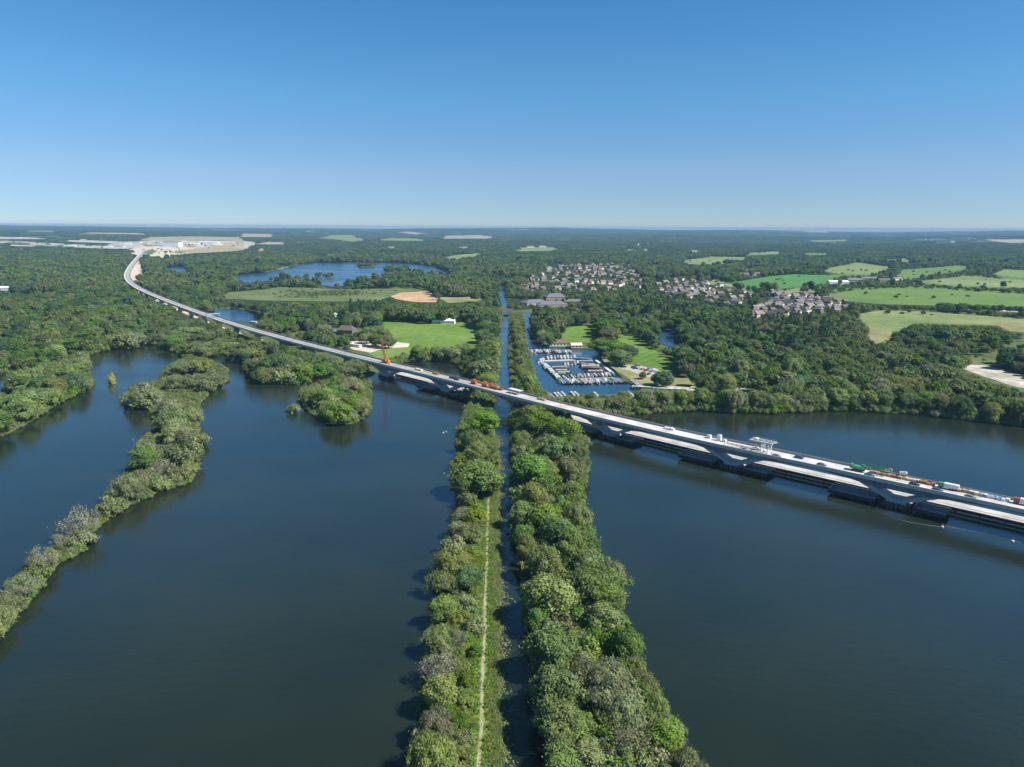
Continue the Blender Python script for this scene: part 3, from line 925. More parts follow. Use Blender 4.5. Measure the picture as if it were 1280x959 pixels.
# approach embankment at the far end
b0 = via_at(0); a0 = via_dir(0)
eb = MB()
eb.add([(6, -8, 10.2), (6, 8, 10.2), (-160, 10, 9.5), (-160, -10, 9.5), (14, -24, .6), (14, 24, .6), (-180, 32, .6), (-180, -32, .6)],
       [(0, 1, 2, 3), (4, 5, 1, 0), (5, 6, 2, 1), (6, 7, 3, 2), (7, 4, 0, 3)])
o = eb.build('embankment', M_CHALK); o.location = (b0.x, b0.y, 0); o.rotation_euler = (0, 0, a0)
tag(o, 'white chalk embankment where the viaduct ends', None, None, 'structure')

# ---------------------------------------------------------------- temporary jetty on the far side
def jetty(s0, s1, label):
    root = empty('jetty', (0, 0, 0), 0, label, 'jetty', 'temporary jetties along the viaduct')
    i0 = int(np.interp(s0, VS, np.arange(len(VS)))); i1 = int(np.interp(s1, VS, np.arange(len(VS))))
    M_JETTY = MATS.get('jetty_deck') or simple('jetty_deck', (.46, .44, .40), .85, var=.14, scale=.15)
    sweep('jetty_deck', lambda s: [(5.2, 2.7), (12.8, 2.7), (12.8, 2.35), (5.2, 2.35)], i0, i1, M_JETTY, root)
    sweep('girder', lambda s: [(5.4, 2.345), (5.9, 2.345), (5.9, 1.3), (5.4, 1.3)], i0, i1, M_DARKSTEEL, root)
    sweep('girder', lambda s: [(12.0, 2.345), (12.5, 2.345), (12.5, 1.3), (12.0, 1.3)], i0, i1, M_DARKSTEEL, root)
    sweep('guard_rail', lambda s: [(5.25, 3.5), (5.33, 3.5), (5.33, 3.35), (5.25, 3.35)], i0, i1, M_STEEL, root)
    sweep('waling', lambda s: [(4.8, 1.3), (5.3, 1.3), (5.3, .6), (4.8, .6)], i0, i1, M_STEEL, root)
    n = min(46, int((s1 - s0) / 9))
    for k in range(n):
        s = s0 + 4 + (s1 - s0 - 8) * k / max(1, n - 1)
        p0 = via_at(s, 5.1); p1 = via_at(s, 12.3); pm = via_at(s, 8.4)
        q = MB(); q.bar((p0.x, p0.y, -2), (p0.x, p0.y, 1.7), .42, n=8); q.bar((p1.x, p1.y, -2), (p1.x, p1.y, 1.7), .42, n=8); q.bar((p0.x, p0.y, 1.2), (p1.x, p1.y, 1.2), .3, n=6)
        q.build('trestle', M_DARKSTEEL, root)


jetty(via_s(500, 470), via_s(585, 497), 'short temporary jetty under the viaduct west of the canal')
jetty(via_s(690, 520), VS[-1] - 6, 'long pale temporary jetty running behind the viaduct on the lake')


M_PLATE = simple('worn_deck_plate', (.10, .105, .115), .6, .2, var=.25, scale=.4)


def platform(s, l0, l1, o0, o1, label):
    root = empty('work_platform', via_at(s), via_dir(s), label, 'platform', 'dark platforms at the pier bases')
    m = MB(); m.box(((l0 + l1) / 2, (o0 + o1) / 2, 2.2), (l1 - l0, o1 - o0, .5)); m.build('platform_deck', M_PLATE, root)
    m = MB(); m.box(((l0 + l1) / 2, o0 - .25, 1.9), (l1 - l0 + .4, .3, 1.6)); m.box((l0 - .25, (o0 + o1) / 2, 1.9), (.3, o1 - o0, 1.6)); m.build('fender', M_BLACK, root)
    m = MB()
    for z in (2.9, 3.4):
        m.bar((l0, o0 - .2, z), (l1, o0 - .2, z), .07); m.bar((l0, o0, z), (l0, o1, z), .07)
    x = l0
    while x <= l1:
        m.bar((x, o0 - .2, 2.4), (x, o0 - .2, 3.45), .06); x += 2
    m.build('guard_rail', M_STEEL, root)
    for x in (l0 + 2, (l0 + l1) / 2, l1 - 2):
        m = MB(); m.bar((x, o0 + 1, -2), (x, o0 + 1, 2), .4, n=8); m.build('pile', M_DARKSTEEL, root)


ORD = ['first', 'second', 'third', 'fourth', 'fifth', 'sixth', 'seventh', 'eighth', 'ninth', 'tenth', 'eleventh', 'twelfth', 'thirteenth', 'fourteenth', 'fifteenth', 'sixteenth', 'seventeenth', 'eighteenth', 'nineteenth', 'twentieth', 'twenty-first', 'twenty-second', 'twenty-third', 'twenty-fourth', 'twenty-fifth', 'twenty-sixth', 'twenty-seventh', 'twenty-eighth', 'twenty-ninth', 'thirtieth',
       'thirty-first', 'thirty-second', 'thirty-third', 'thirty-fourth', 'thirty-fifth', 'thirty-sixth', 'thirty-seventh', 'thirty-eighth', 'thirty-ninth', 'fortieth', 'forty-first', 'forty-second', 'forty-third', 'forty-fourth', 'forty-fifth', 'forty-sixth', 'forty-seventh', 'forty-eighth', 'forty-ninth', 'fiftieth']
k = 0
for s in sorted(S_V):
    x, y, _ = project(*via_at(s)[:2], 0)
    if x > 740 or 495 < x < 560:
        where = 'west of the towpath' if x < 600 else 'at the %s pier beyond the canal bank' % ORD[k]
        if x >= 600: k += 1
        platform(s, -27, -7.5, -8.5, 3.6, 'large dark railed work platform ' + where)
        platform(s, 8, 20, -7.5, 3.6, 'smaller dark railed work platform ' + where)

# floating booms and buoys on the lake near the piers
M_BUOY = simple('white_buoy', (.75, .75, .72), .5, var=.05)
for lab, pts in (('thin floating boom curving off the nearest pier on the open lake', [(1100, 641), (1125, 650), (1150, 655), (1178, 659)]),
                 ('thin floating boom drifting right of the white buoy', [(1182, 658), (1230, 667), (1266, 676), (1300, 682)])):
    m = MB()
    w3 = catmull(np.array([P(x, y, .06)[:2] for x, y in pts]), 10)
    for a, b in zip(w3[:-1], w3[1:]):
        m.bar((a[0], a[1], .06), (b[0], b[1], .06), .09, n=5)
    tag(m.build('floating_boom', M_STEEL), lab.replace('drifting right of', 'trailing away from'), 'boom')
def buoy(px, py, lab):
    p = P(px, py, 0); root = empty('buoy', p, 0, lab, 'buoy')
    m = MB(); m.bar((0, 0, -.3), (0, 0, .45), .55, .5, n=10); m.build('float', M_BUOY, root)
    m = MB(); m.bar((0, 0, .45), (0, 0, 1.4), .09, .06, n=6); m.bar((0, 0, 1.4), (0, 0, 1.7), .18, .05, n=6); m.build('top_mark', M_ORANGE, root)
buoy(1178, 659, 'white buoy on the lake beyond the nearest viaduct pier')
buoy(1266, 677, 'white buoy at the far end of the trailing boom')
def swan(px, py, rz, lab):
    p = P(px, py, .05)
    bm = bmesh.new()
    bmesh.ops.create_icosphere(bm, subdivisions=2, radius=.5)
    for v in bm.verts:
        v.co.x *= 1.3; v.co.z *= .6
        if v.co.x < -.2: v.co.z += .25 * (-v.co.x - .2); v.co.y *= .7
    me = bpy.data.meshes.new('swan'); bm.to_mesh(me); bm.free(); me.materials.append(M_WHITE)
    o = mesh_obj('swan', me); o.location = p; o.scale = (.8, .8, .8); o.rotation_euler = (0, 0, rz); tag(o, lab, 'swan')
    m = MB(); pts = [(.5, 0, .1), (.72, 0, .45), (.66, 0, .8), (.8, 0, .98), (1.0, 0, .92)]
    for a, b, r0, r1 in zip(pts[:-1], pts[1:], (.14, .1, .08, .1), (.1, .08, .1, .05)): m.bar(a, b, r0, r1, n=7)
    m.build('neck', M_WHITE, o)
swan(554, 541, .4, 'white swan nearer the towpath trees on open water')
swan(558, 540, 2.2, 'white swan swimming behind another beside the towpath trees')

# ---------------------------------------------------------------- things standing on the deck
S_BEND = via_s(168, 356, DECK_Z)


def on_deck(px, off):
    """deck point whose photo column is px, at a distance off from the deck's middle (+ is the far side)"""
    xs, ys, _ = project(VP[:, 0] + VN[:, 0] * off, VP[:, 1] + VN[:, 1] * off, DECK_Z + 0 * VP[:, 0])
    m = np.arange(len(VS)); ok = VS > S_BEND
    i = m[ok][np.abs(xs[ok] - px).argmin()]
    return Vector((VP[i, 0] + VN[i, 0] * off, VP[i, 1] + VN[i, 1] * off, DECK_Z + .01)), math.atan2(VT[i, 1], VT[i, 0])


def stand(name, px, off, label, cat, group=None, turn=0.0):
    p, a = on_deck(px, off)
    return empty(name, p, a + turn, label, cat, group)


# white portal gantry, its beams lying along the deck
g = stand('portal_gantry', 952, 1.0, 'white portal gantry with long beams standing on the pale viaduct deck', 'gantry'); g.scale = (.88, .88, .86)
for x in (.4, 4.2):
    m = MB()
    for y in (-2.6, 2.6):
        m.box((x, y, 2.9), (.42, .42, 5.6))
    m.bar((x, -2.6, .8), (x, 2.6, 5.0), .12); m.bar((x, 2.6, .8), (x, -2.6, 5.0), .12); m.box((x, 0, .3), (.7, 6.6, .5)); m.build('leg_frame', M_WHITE, g)
for y in (-2.6, 2.6):
    m = MB(); m.box((0, y, 6.0), (13.5, .6, .85)); m.build('main_beam', M_WHITE, g)
m = MB()
for k in range(8): m.bar((-6.4 + k * 1.8, -2.6, 6.1), (-4.6 + k * 1.8, 2.6, 6.1), .1)
for x in (-6.5, 0, 6.5): m.box((x, 0, 6.0), (.4, 5.0, .5))
m.build('bracing', M_STEEL, g)
m = MB(); m.box((-3.5, 0, 6.8), (1.8, 2.6, .8)); m.build('hoist', M_WHITE, g)
m = MB(); m.bar((-3.5, 0, 6.4), (-3.5, 0, 2.0), .06); m.box((-3.5, 0, 1.3), (3.0, 1.6, 1.0)); m.build('load', M_WHITE, g)
m = MB()
for y in (-2.9, 2.9):
    m.bar((-6.7, y, 7.3), (6.7, y, 7.3), .05)
    for k in range(8): m.bar((-6.6 + k * 1.88, y, 6.3), (-6.6 + k * 1.88, y, 7.3), .05)
m.build('handrail', M_STEEL, g)
# rebar frames and formwork beside the gantry
fr = stand('formwork_frame', 925, -1.5, 'low arched steel formwork lying on the deck before the white gantry', 'formwork')
m = MB()
for k in range(9):
    x = -9 + k * 2.2
    for j in range(6):
        t0 = math.pi * j / 6; t1 = math.pi * (j + 1) / 6
        m.bar((x, -2.4 * math.cos(t0), .1 + 1.3 * math.sin(t0)), (x, -2.4 * math.cos(t1), .1 + 1.3 * math.sin(t1)), .1, n=4)
m.build('ribs', M_RUST, fr)
m = MB()
for y in (-2.4, 0, 2.4): m.box((-.2, y, .16 if y else 1.45), (18.5, .25, .25))
m.build('rail', M_STEEL, fr)
# white plant near px 893
for px, off, h, lab in ((896, 3.5, 3.6, 'tall white generator set at the far deck edge'), (886, 4, 1.9, 'low white tank at the far deck edge'), (903, 3, 1.4, 'small white skip nearer the gantry')):
    r = stand('plant_unit', px, off, lab, 'plant'); r.scale = (.8, .8, .8)
    m = MB(); m.box((0, 0, h / 2 + .3), (2.6, 2.0, h)); m.box((0, 0, .15), (3.2, 2.3, .3)); m.build('housing', M_WHITE, r)
    m = MB(); m.bar((.8, .4, h), (.8, .4, h + 1.2), .14); m.box((-.5, 0, h + .42), (1, 1.2, .25)); m.build('vent_stack', M_STEEL, r)
# green crawler crane
g = stand('crawler_crane', 1071, 1.5, 'bright green crawler crane with its boom lowered along the deck', 'crane'); g.scale = (.84, .84, .84)
for y in (-1.7, 1.7):
    m = MB(); m.prism([(y - .45, .1), (y + .45, .1), (y + .45, 1.1), (y - .45, 1.1)], -3, 3); m.build('track', M_BLACK, g)
m = MB(); m.box((-.6, 0, 2.1), (6.4, 3.4, 1.5)); m.box((-3.3, 0, 2.4), (1.4, 3.5, 2.0)); m.build('body', M_GREENP, g)
m = MB(); m.box((2.2, 1.2, 2.6), (2.0, 1.3, 2.0), taper=.85); m.build('cab', M_GREENP, g)
m = MB()
def lattice(m, a, b, wd, n, r=.09):
    a = Vector(a); b = Vector(b); d = b - a; sdv = d.cross(Vector((0, 0, 1))).normalized() * wd / 2; up = sdv.cross(d).normalized() * wd / 2
    cor = [sdv + up, sdv - up, -sdv - up, -sdv + up]
    for c in cor: m.bar(a + c * .5, b + c * .5, r, n=4)
    for k in range(n):
        p = a + d * (k / n); q = a + d * ((k + 1) / n)
        for i in range(4): m.bar(p + cor[i] * .5, q + cor[(i + 1) % 4] * .5, r * .6, n=4)
lattice(m, (1.5, 0, 2.6), (17, 0, 4.4), 1.6, 10, .13)
m.build('boom', M_GREENP, g)
m = MB(); m.bar((-2.5, .8, 3), (-1.5, 0, 5.5), .13); m.bar((-2.5, -.8, 3), (-1.5, 0, 5.5), .13); m.bar((-1.5, 0, 5.5), (17, 0, 4.6), .05); m.build('gantry_mast', M_GREENP, g)
# orange mobile crane
g = stand('mobile_crane', 484, 1.5, 'orange mobile crane with raised lattice boom on the viaduct', 'crane')
m = MB(); m.box((0, 0, 1.2), (8.5, 2.7, 1.0)); m.box((3.3, 0, 2.3), (1.9, 2.5, 1.6), taper=.9); m.build('carrier', M_ORANGE, g)
for x in (-3, -1.2, 1.2, 3):
    for y in (-1.25, 1.25):
        m = MB(); m.bar((x, y - .25, .62), (x, y + .25, .62), .6, n=12); m.build('wheel', M_BLACK, g)
m = MB(); m.box((-1.2, 0, 2.5), (4.2, 2.5, 1.6)); m.box((.9, 1.0, 2.8), (1.4, .9, 1.8)); m.build('upper_body', M_ORANGE, g)
bm_end = P(475.5, 427, 34.0)
_loc = Matrix.Rotation(-g.rotation_euler.z, 4, 'Z') @ (bm_end - Vector(g.location))
m = MB(); lattice(m, (-1, 0, 3), (_loc.x * .86, _loc.y * .86, 3 + (_loc.z - 3) * 1.0), 2.1, 14, .2); m.build('boom', M_ORANGE, g)
m = MB(); m.bar((_loc.x * .86, _loc.y * .86, _loc.z), (_loc.x * .86, _loc.y * .86, 8), .05); m.box((_loc.x * .86, _loc.y * .86, 7.6), (.6, .5, .9)); m.build('hook_line', M_DARKSTEEL, g)
# orange beam launchers over the canal
for px, L, lab in ((594, 11, 'orange telehandler with long boom on the deck west of the canal'), (607, 15, 'longest orange lifting frame on the deck above the canal edge')):
    r = stand('telehandler', px, 2.2, lab, 'telehandler')
    m = MB(); m.box((0, 0, 1.4), (4.6, 2.1, 1.4)); m.box((-.4, .7, 2.6), (1.6, 1.0, 1.4), taper=.85); m.build('body', M_ORANGE, r)
    for x in (-1.5, 1.5):
        for y in (-1.0, 1.0):
            m = MB(); m.bar((x, y - .22, .62), (x, y + .22, .62), .6, n=12); m.build('wheel', M_BLACK, r)
    m = MB(); m.box((L / 2 - 1, -.5, 2.6), (L, .6, .6), ry=.06); m.box((L - 1.2, -.5, 1.9), (.4, 1.8, 1.4)); m.build('boom', M_ORANGE, r)
r = stand('steel_beam_stack', 617, 3, 'rust red steel beams stacked on the deck above the canal', 'beams')
m = MB()
for j in range(4): m.box((0, -1.2 + j * .8, .4), (16, .45, .5)); m.box((2, -.9 + j * .6, 1.0), (12, .4, .5))
m.build('beams', M_RUST, r)
r = stand('site_canopy', 643, 3.2, 'long low white canopy on the deck just past the canal', 'canopy')
m = MB(); m.prism([(-1.9, 2.6), (1.9, 2.6), (1.9, 2.75), (0, 3.2), (-1.9, 2.75)], -5.2, 5.2); m.build('roof', M_WHITE, r)
m = MB()
for x in (-4.8, -1.6, 1.6, 4.8):
    for y in (-1.7, 1.7): m.bar((x, y, 0), (x, y, 2.65), .09)
m.build('frame', M_STEEL, r)
# stacks, cabins and vehicles along the deck
def deck_stack(px, off, L, mat, lab, name='material_stack'):
    r = stand(name, px, off, lab, 'materials')
    rr = random.Random(px * 10)
    m = MB(); 
    for j in range(5): m.box((-L / 2 + L * (j + .5) / 5, rr.uniform(-.3, .3), .5), (L / 5 - .25, 1.6 + rr.uniform(0, .8), .8 + rr.uniform(0, .7)), rz=rr.uniform(-.06, .06))
    m.build('bundles', mat, r)
    m = MB()
    for j in range(5): m.box((-L / 2 + L * (j + .5) / 5, 0, .06), (.25, 2.6, .1))
    m.build('bearers', M_TIMBER, r)
deck_stack(1104, 3.0, 9, M_TIMBER, 'tan timber bundles stacked beyond the green crane')
deck_stack(1119, 3.4, 9, M_RUST, 'brown formwork panels stacked behind the white mixers')
deck_stack(1138, 3.4, 9, M_SAND, 'sandy pallets stacked along the far parapet')
deck_stack(1154, 3.2, 8, M_RUST, 'rusty steel stacked before the green cabin')
deck_stack(1205, 3.2, 10, M_TIMBER, 'timber stack between white trailer and blue sheets')
deck_stack(1222, 3.2, 9, M_SAND, 'sandy pallets just before the blue sheets')
deck_stack(1236, 3.0, 9, M_BLUEP, 'blue sheeted stack along the far parapet')
deck_stack(1252, 3.0, 8, M_WHITE, 'white bagged stack beside the blue sheets')
deck_stack(565, 2.6, 6, M_DARKSTEEL, 'dark steel stack on the deck west of the telehandlers')
deck_stack(676, 3.4, 7, M_TIMBER, 'timber stack on the deck above the wooded bank')
deck_stack(838, 4.2, 6, M_WHITE, 'white sacks at the far parapet over the lake')
deck_stack(523, 2.8, 9, M_SAND, 'sandy pallets on the deck near the orange crane')
deck_stack(545, 3.2, 7, M_RUST, 'rust coloured stack farther along from the orange crane')
for px, off, lab in ((1112, 4.2, 'white concrete mixer beside the formwork panels'), (1124, 4.4, 'second white mixer nearest the sandy pallets')):
    r = stand('mixer_plant', px, off, lab, 'mixer')
    m = MB(); m.bar((-1.2, 0, 2.0), (1.3, 0, 2.9), 1.0, .6, n=12); m.build('drum', M_WHITE, r)
    m = MB(); m.box((0, 0, .6), (3.6, 1.8, .5)); m.bar((-1.2, .7, .8), (-1.2, .2, 2), .12); m.bar((1.2, -.7, .8), (1.2, -.2, 2.6), .12); m.build('chassis', M_STEEL, r)
def lorry(px, off, cabm, boxm, lab):
    r = stand('lorry', px, off, lab, 'lorry', turn=math.pi); r.scale = (.85, .85, .85)
    m = MB(); m.box((3.4, 0, 1.7), (2.2, 2.4, 2.3), taper=.92); m.build('cab', cabm, r)
    m = MB(); m.box((-1.3, 0, 1.95), (6.6, 2.4, 2.1)); m.build('cargo_box', boxm, r)
    m = MB(); m.box((0, 0, .75), (9, 1.2, .35)); m.build('chassis', M_BLACK, r)
    m = MB(); m.box((4.33, 0, 2.2), (.06, 2.0, .8)); m.build('windscreen', M_GLASS, r)
    for x in (3.2, -2.2, -3.6):
        for y in (-1.1, 1.1):
            m = MB(); m.bar((x, y - .16, .5), (x, y + .16, .5), .5, n=12); m.build('wheel', M_BLACK, r)
lorry(1181, 2.6, M_GREENP, M_WHITE, 'white box lorry with green cab on the viaduct')
lorry(1276, 3.0, M_REDP, M_WHITE, 'white lorry with red cab at the last stretch of deck')


def car_parts(r, mat):
    m = MB()
    prof = [(-2.1, .35), (2.1, .35), (2.15, .8), (1.2, .95), (.6, 1.45), (-1.3, 1.45), (-1.9, .95), (-2.1, .85)]
    n = len(prof)
    vs = [(x, -.85 if z < 1.2 else -.7, z) for x, z in prof] + [(x, .85 if z < 1.2 else .7, z) for x, z in prof]
    m.add(vs, [(i, (i + 1) % n, (i + 1) % n + n, i + n) for i in range(n)] + [tuple(range(n)), tuple(range(2 * n - 1, n - 1, -1))]); m.build('body', mat, r)
    m = MB(); m.box((-.35, 0, 1.2), (1.9, 1.66, .34)); m.box((.93, 0, 1.2), (.1, 1.4, .4), ry=-.85); m.build('windows', M_GLASS, r)
    for x in (-1.3, 1.3):
        for y in (-.78, .78):
            m = MB(); m.bar((x, y - .1, .32), (x, y + .1, .32), .32, n=10); m.build('wheel', M_BLACK, r)


M_CARBLUE = simple('car_blue', (.05, .09, .2), .35); M_CARGREY = simple('car_grey', (.2, .21, .22), .35); M_CARRED = simple('car_red', (.3, .03, .03), .35)
for px, off, mt, lab in ((1024, -2.5, M_CARGREY, 'grey pickup parked near the deck edge before the green crane'), (1082, -3.2, M_CARBLUE, 'dark blue car parked beside the green crane'), (1147, -2.6, M_BLACK, 'black car parked across from the rusty steel stack'),
                         (1172, -3.6, M_CARBLUE, 'blue car parked just short of the box lorry'), (1213, -3.4, M_CARGREY, 'grey car parked opposite the timber stack'), (969, -3.6, M_CARGREY, 'grey car parked just past the white gantry'), (1001, 2, M_CARBLUE, 'dark blue car alone on the empty deck'), (572, 1, M_BLACK, 'black van on the deck west of the telehandlers')):
    car_parts(stand('car', px, off, lab, 'car'), mt)
M_HIVIS = simple('hi_vis_orange', (.65, .2, .04), .8); M_SKIN = simple('skin', (.45, .28, .2), .7); M_HELM = simple('helmet', (.75, .75, .72), .4)
def worker(px, off, turn, lab):
    r = stand('person', px, off, lab, 'person', turn=turn)
    bm = bmesh.new()
    joints = [(0, 0, .95), (0, 0, 1.2), (0, 0, 1.45), (0, 0, 1.58), (.1, .1, .92), (.14, .12, .5), (.08, .12, .05), (0, -.1, .92), (-.06, -.12, .5), (-.12, -.12, .05), (0, .2, 1.42), (.05, .27, 1.15), (.16, .24, .95), (0, -.2, 1.42), (.05, -.27, 1.15), (.16, -.24, .95), (0, 0, 1.7)]
    rad = [.15, .15, .17, .07, .1, .075, .06, .1, .075, .06, .07, .055, .045, .07, .055, .045, .11]
    eds = [(0, 1), (1, 2), (2, 3), (3, 16), (0, 4), (4, 5), (5, 6), (0, 7), (7, 8), (8, 9), (2, 10), (10, 11), (11, 12), (2, 13), (13, 14), (14, 15)]
    me = bpy.data.meshes.new('person'); me.from_pydata(joints, eds, []); me.materials.append(M_HIVIS)
    o = mesh_obj('body', me, r); bm.free()
    o.modifiers.new('skin', 'SKIN'); o.modifiers.new('round', 'SUBSURF').levels = 1
    for v, q in zip(me.skin_vertices[0].data, rad): v.radius = (q, q)
    me.skin_vertices[0].data[0].use_root = True
    m = MB(); m.bar((0, 0, 1.74), (0, 0, 1.84), .14, .08, n=8); m.build('helmet', M_HELM, r)
for px, off, t_, lab in ((640, -1, .4, 'worker in orange standing below the white canopy on the deck'), (700, 1.5, 2, 'worker in orange alone on the deck above the wooded bank'), (909, 0, 1.1, 'worker in orange walking between the white skip and the formwork'), (962, -2, 2.6, 'worker in orange just beyond the portal gantry'), (1094, -1.5, .3, 'worker in orange near the lowered green boom'), (1128, .5, 4, 'worker in orange beside the sandy pallets'), (1163, 1, 1.8, 'worker in orange behind the green lorry cab'), (1230, .6, 5, 'worker in orange opposite the blue sheeted stack')):
    worker(px, off, t_, lab)
# blue portal tower on the northern length
def tower():
    p = via_at(via_s(265, 397, 11), 0, 0); r = empty('access_tower', p, via_dir(via_s(265, 397, 11)), 'tall light blue access tower wrapped over the viaduct near the blue pool', 'tower')
    M = simple('pale_blue_paint', (.30, .45, .56), .5)
    for y in (-7.6, 7.6):
        m = MB()
        for x in (-1.6, 1.6):
            m.bar((x, y, .8), (x, y, 15.5), .28, n=6)
        for z in range(2, 15, 3): m.bar((-1.6, y, z), (1.6, y, z + 3), .13, n=4); m.bar((-1.6, y, z), (1.6, y, z), .13, n=4)
        m.build('mast', M, r)
    m = MB(); m.box((0, 0, 15.2), (3.6, 15.8, .7)); m.build('cross_beam', M, r)
    m = MB(); m.box((0, -7.4, 6.5), (3.0, .5, 8.5)); m.build('sheeting', M, r)
tower()
# white cabins and teal roofs on the site under the viaduct
M_TEAL = simple('teal_roof', (.30, .52, .50), .5)
for px, py, L, mt, lab in ((281, 416, 16, M_TEAL, 'teal roofed site cabin below the blue access tower'), (254, 408, 20, M_WHITE, 'long white site cabin by the woods below the viaduct'), (218, 391, 12, M_WHITE, 'white site container under the viaduct nearer the bend'), (206, 379, 10, M_WHITE, 'small white container half hidden below the viaduct'),
                           (318, 405, 9, M_WHITE, 'white van-sized cabin behind the viaduct by the pool'), (327, 406, 7, M_WHITE, 'smaller white cabin behind the viaduct by the pool'), (360, 431, 9, M_REDP, 'red brown container below the viaduct among bushes'), (444, 434, 14, M_WHITE, 'white framed container on the bare building site'), (437, 431, 9, M_WHITE, 'small white hut at the edge of the building site')):
    p = P(px, py, LAND_Z); p.z += .08; r = empty('site_cabin', p, -.5, lab, 'cabin', 'site cabins round the viaduct')
    m = MB(); m.box((0, 0, 1.5), (L, 3.2, 2.8)); m.build('body', M_WHITE if mt is M_TEAL else mt, r)
    m = MB(); m.prism([(-1.8, 2.9), (1.8, 2.9), (1.8, 3.05), (0, 3.4), (-1.8, 3.05)], -L / 2 - .2, L / 2 + .2); m.build('roof', mt, r)
    m = MB()
    for k in range(int(L / 3)): m.box((-L / 2 + 1.5 + k * 3, -1.62, 1.8), (1.3, .06, .9))
    m.build('window', M_GLASS, r)

# ---------------------------------------------------------------- buildings
def roof_mat(name, col):
    return simple(name, col, .8, var=.18, scale=.8)


M_SLATE = roof_mat('slate_roof', (.15, .155, .175))
M_TILE = roof_mat('brown_tiles', (.13, .105, .09))
M_REDTILE = roof_mat('red_tiles', (.19, .115, .085))
M_GREYTILE = roof_mat('grey_tiles', (.20, .185, .18))
M_BRICK = simple('brick', (.26, .18, .14), .85, var=.15)
M_RENDER = simple('white_render', (.74, .72, .67), .75, var=.05)
M_CREAM = simple('cream_render', (.60, .52, .40), .8, var=.06)
M_STONE = simple('tan_wall', (.52, .41, .27), .8, var=.08)
M_METAL_W = simple('white_cladding', (.74, .75, .76), .5, var=.04)


WINDOW_ME = MB().box((0, 0, 0), (1.3, .08, 1.3)).mesh('window', M_GLASS)


def gable(root, w, d, he, hr, wallm, roofm, hip=0.0, chim=True, wins=True, over=.4):
    """a building w wide (x), d deep (y): walls, pitched roof, chimney and windows as children"""
    m = MB()
    if hip > 0:
        m.box((0, 0, he / 2), (w, d, he))
    else:
        m.prism([(-d / 2, 0), (d / 2, 0), (d / 2, he), (0, hr - .15), (-d / 2, he)], -w / 2, w / 2)
    m.build('wall', wallm, root)
    m = MB()
    x = w / 2 + over; y = d / 2 + over; hx = max(.2, w / 2 - hip); zl = he - .12
    top = [(-hx if hip else -x, 0, hr + .12), (hx if hip else x, 0, hr + .12)]
    v = [(-x, -y, zl), (x, -y, zl), (x, y, zl), (-x, y, zl)] + top
    v += [(a, b, c - .22) for a, b, c in v]
    m.add(v, [(0, 1, 5, 4), (2, 3, 4, 5), (1, 2, 5), (3, 0, 4), (6, 10, 11, 7), (8, 11, 10, 9), (7, 11, 8), (9, 10, 6), (0, 6, 7, 1), (1, 7, 8, 2), (2, 8, 9, 3), (3, 9, 6, 0)])
    rf = m.build('roof', roofm, root)
    if chim:
        m = MB(); m.box((w * .28, .3, hr + .3), (.9, .7, 1.9)); m.build('chimney', M_BRICK, rf)
    if wins:
        nfl = max(1, int(he / 2.7)); nx = max(2, int(w / 3))
        for sy in (-1, 1):
            for f in range(nfl):
                for k in range(nx):
                    o = mesh_obj('window', WINDOW_ME, root); o.location = (-w / 2 + w * (k + .5) / nx, sy * (d / 2 + .02), 1.5 + f * 2.7)
    return root


def place(px, py, off=0.0):
    p = PT(px, py); p.z += off - .02
    return p


HOUSE_PX = []     # windows of the photo in which houses must stay visible


def house(px, py, w, d, he, hr, rz, wallm, roofm, label, name='house', cat='house', **kw):
    r = empty(name, place(px, py), rz, label, cat)
    gable(r, w, d, he, hr, wallm, roofm, **kw)
    dep = math.hypot(*r.location[:2]); a = w * .5 * FPX / dep; b = hr * FPX / dep
    if he > 0 and kw.get('keepout', True):
        HOUSE_PX.append([(px - a, py - b * .35), (px + a, py - b * .35), (px + a, py - b), (px - a, py - b)])
    return r


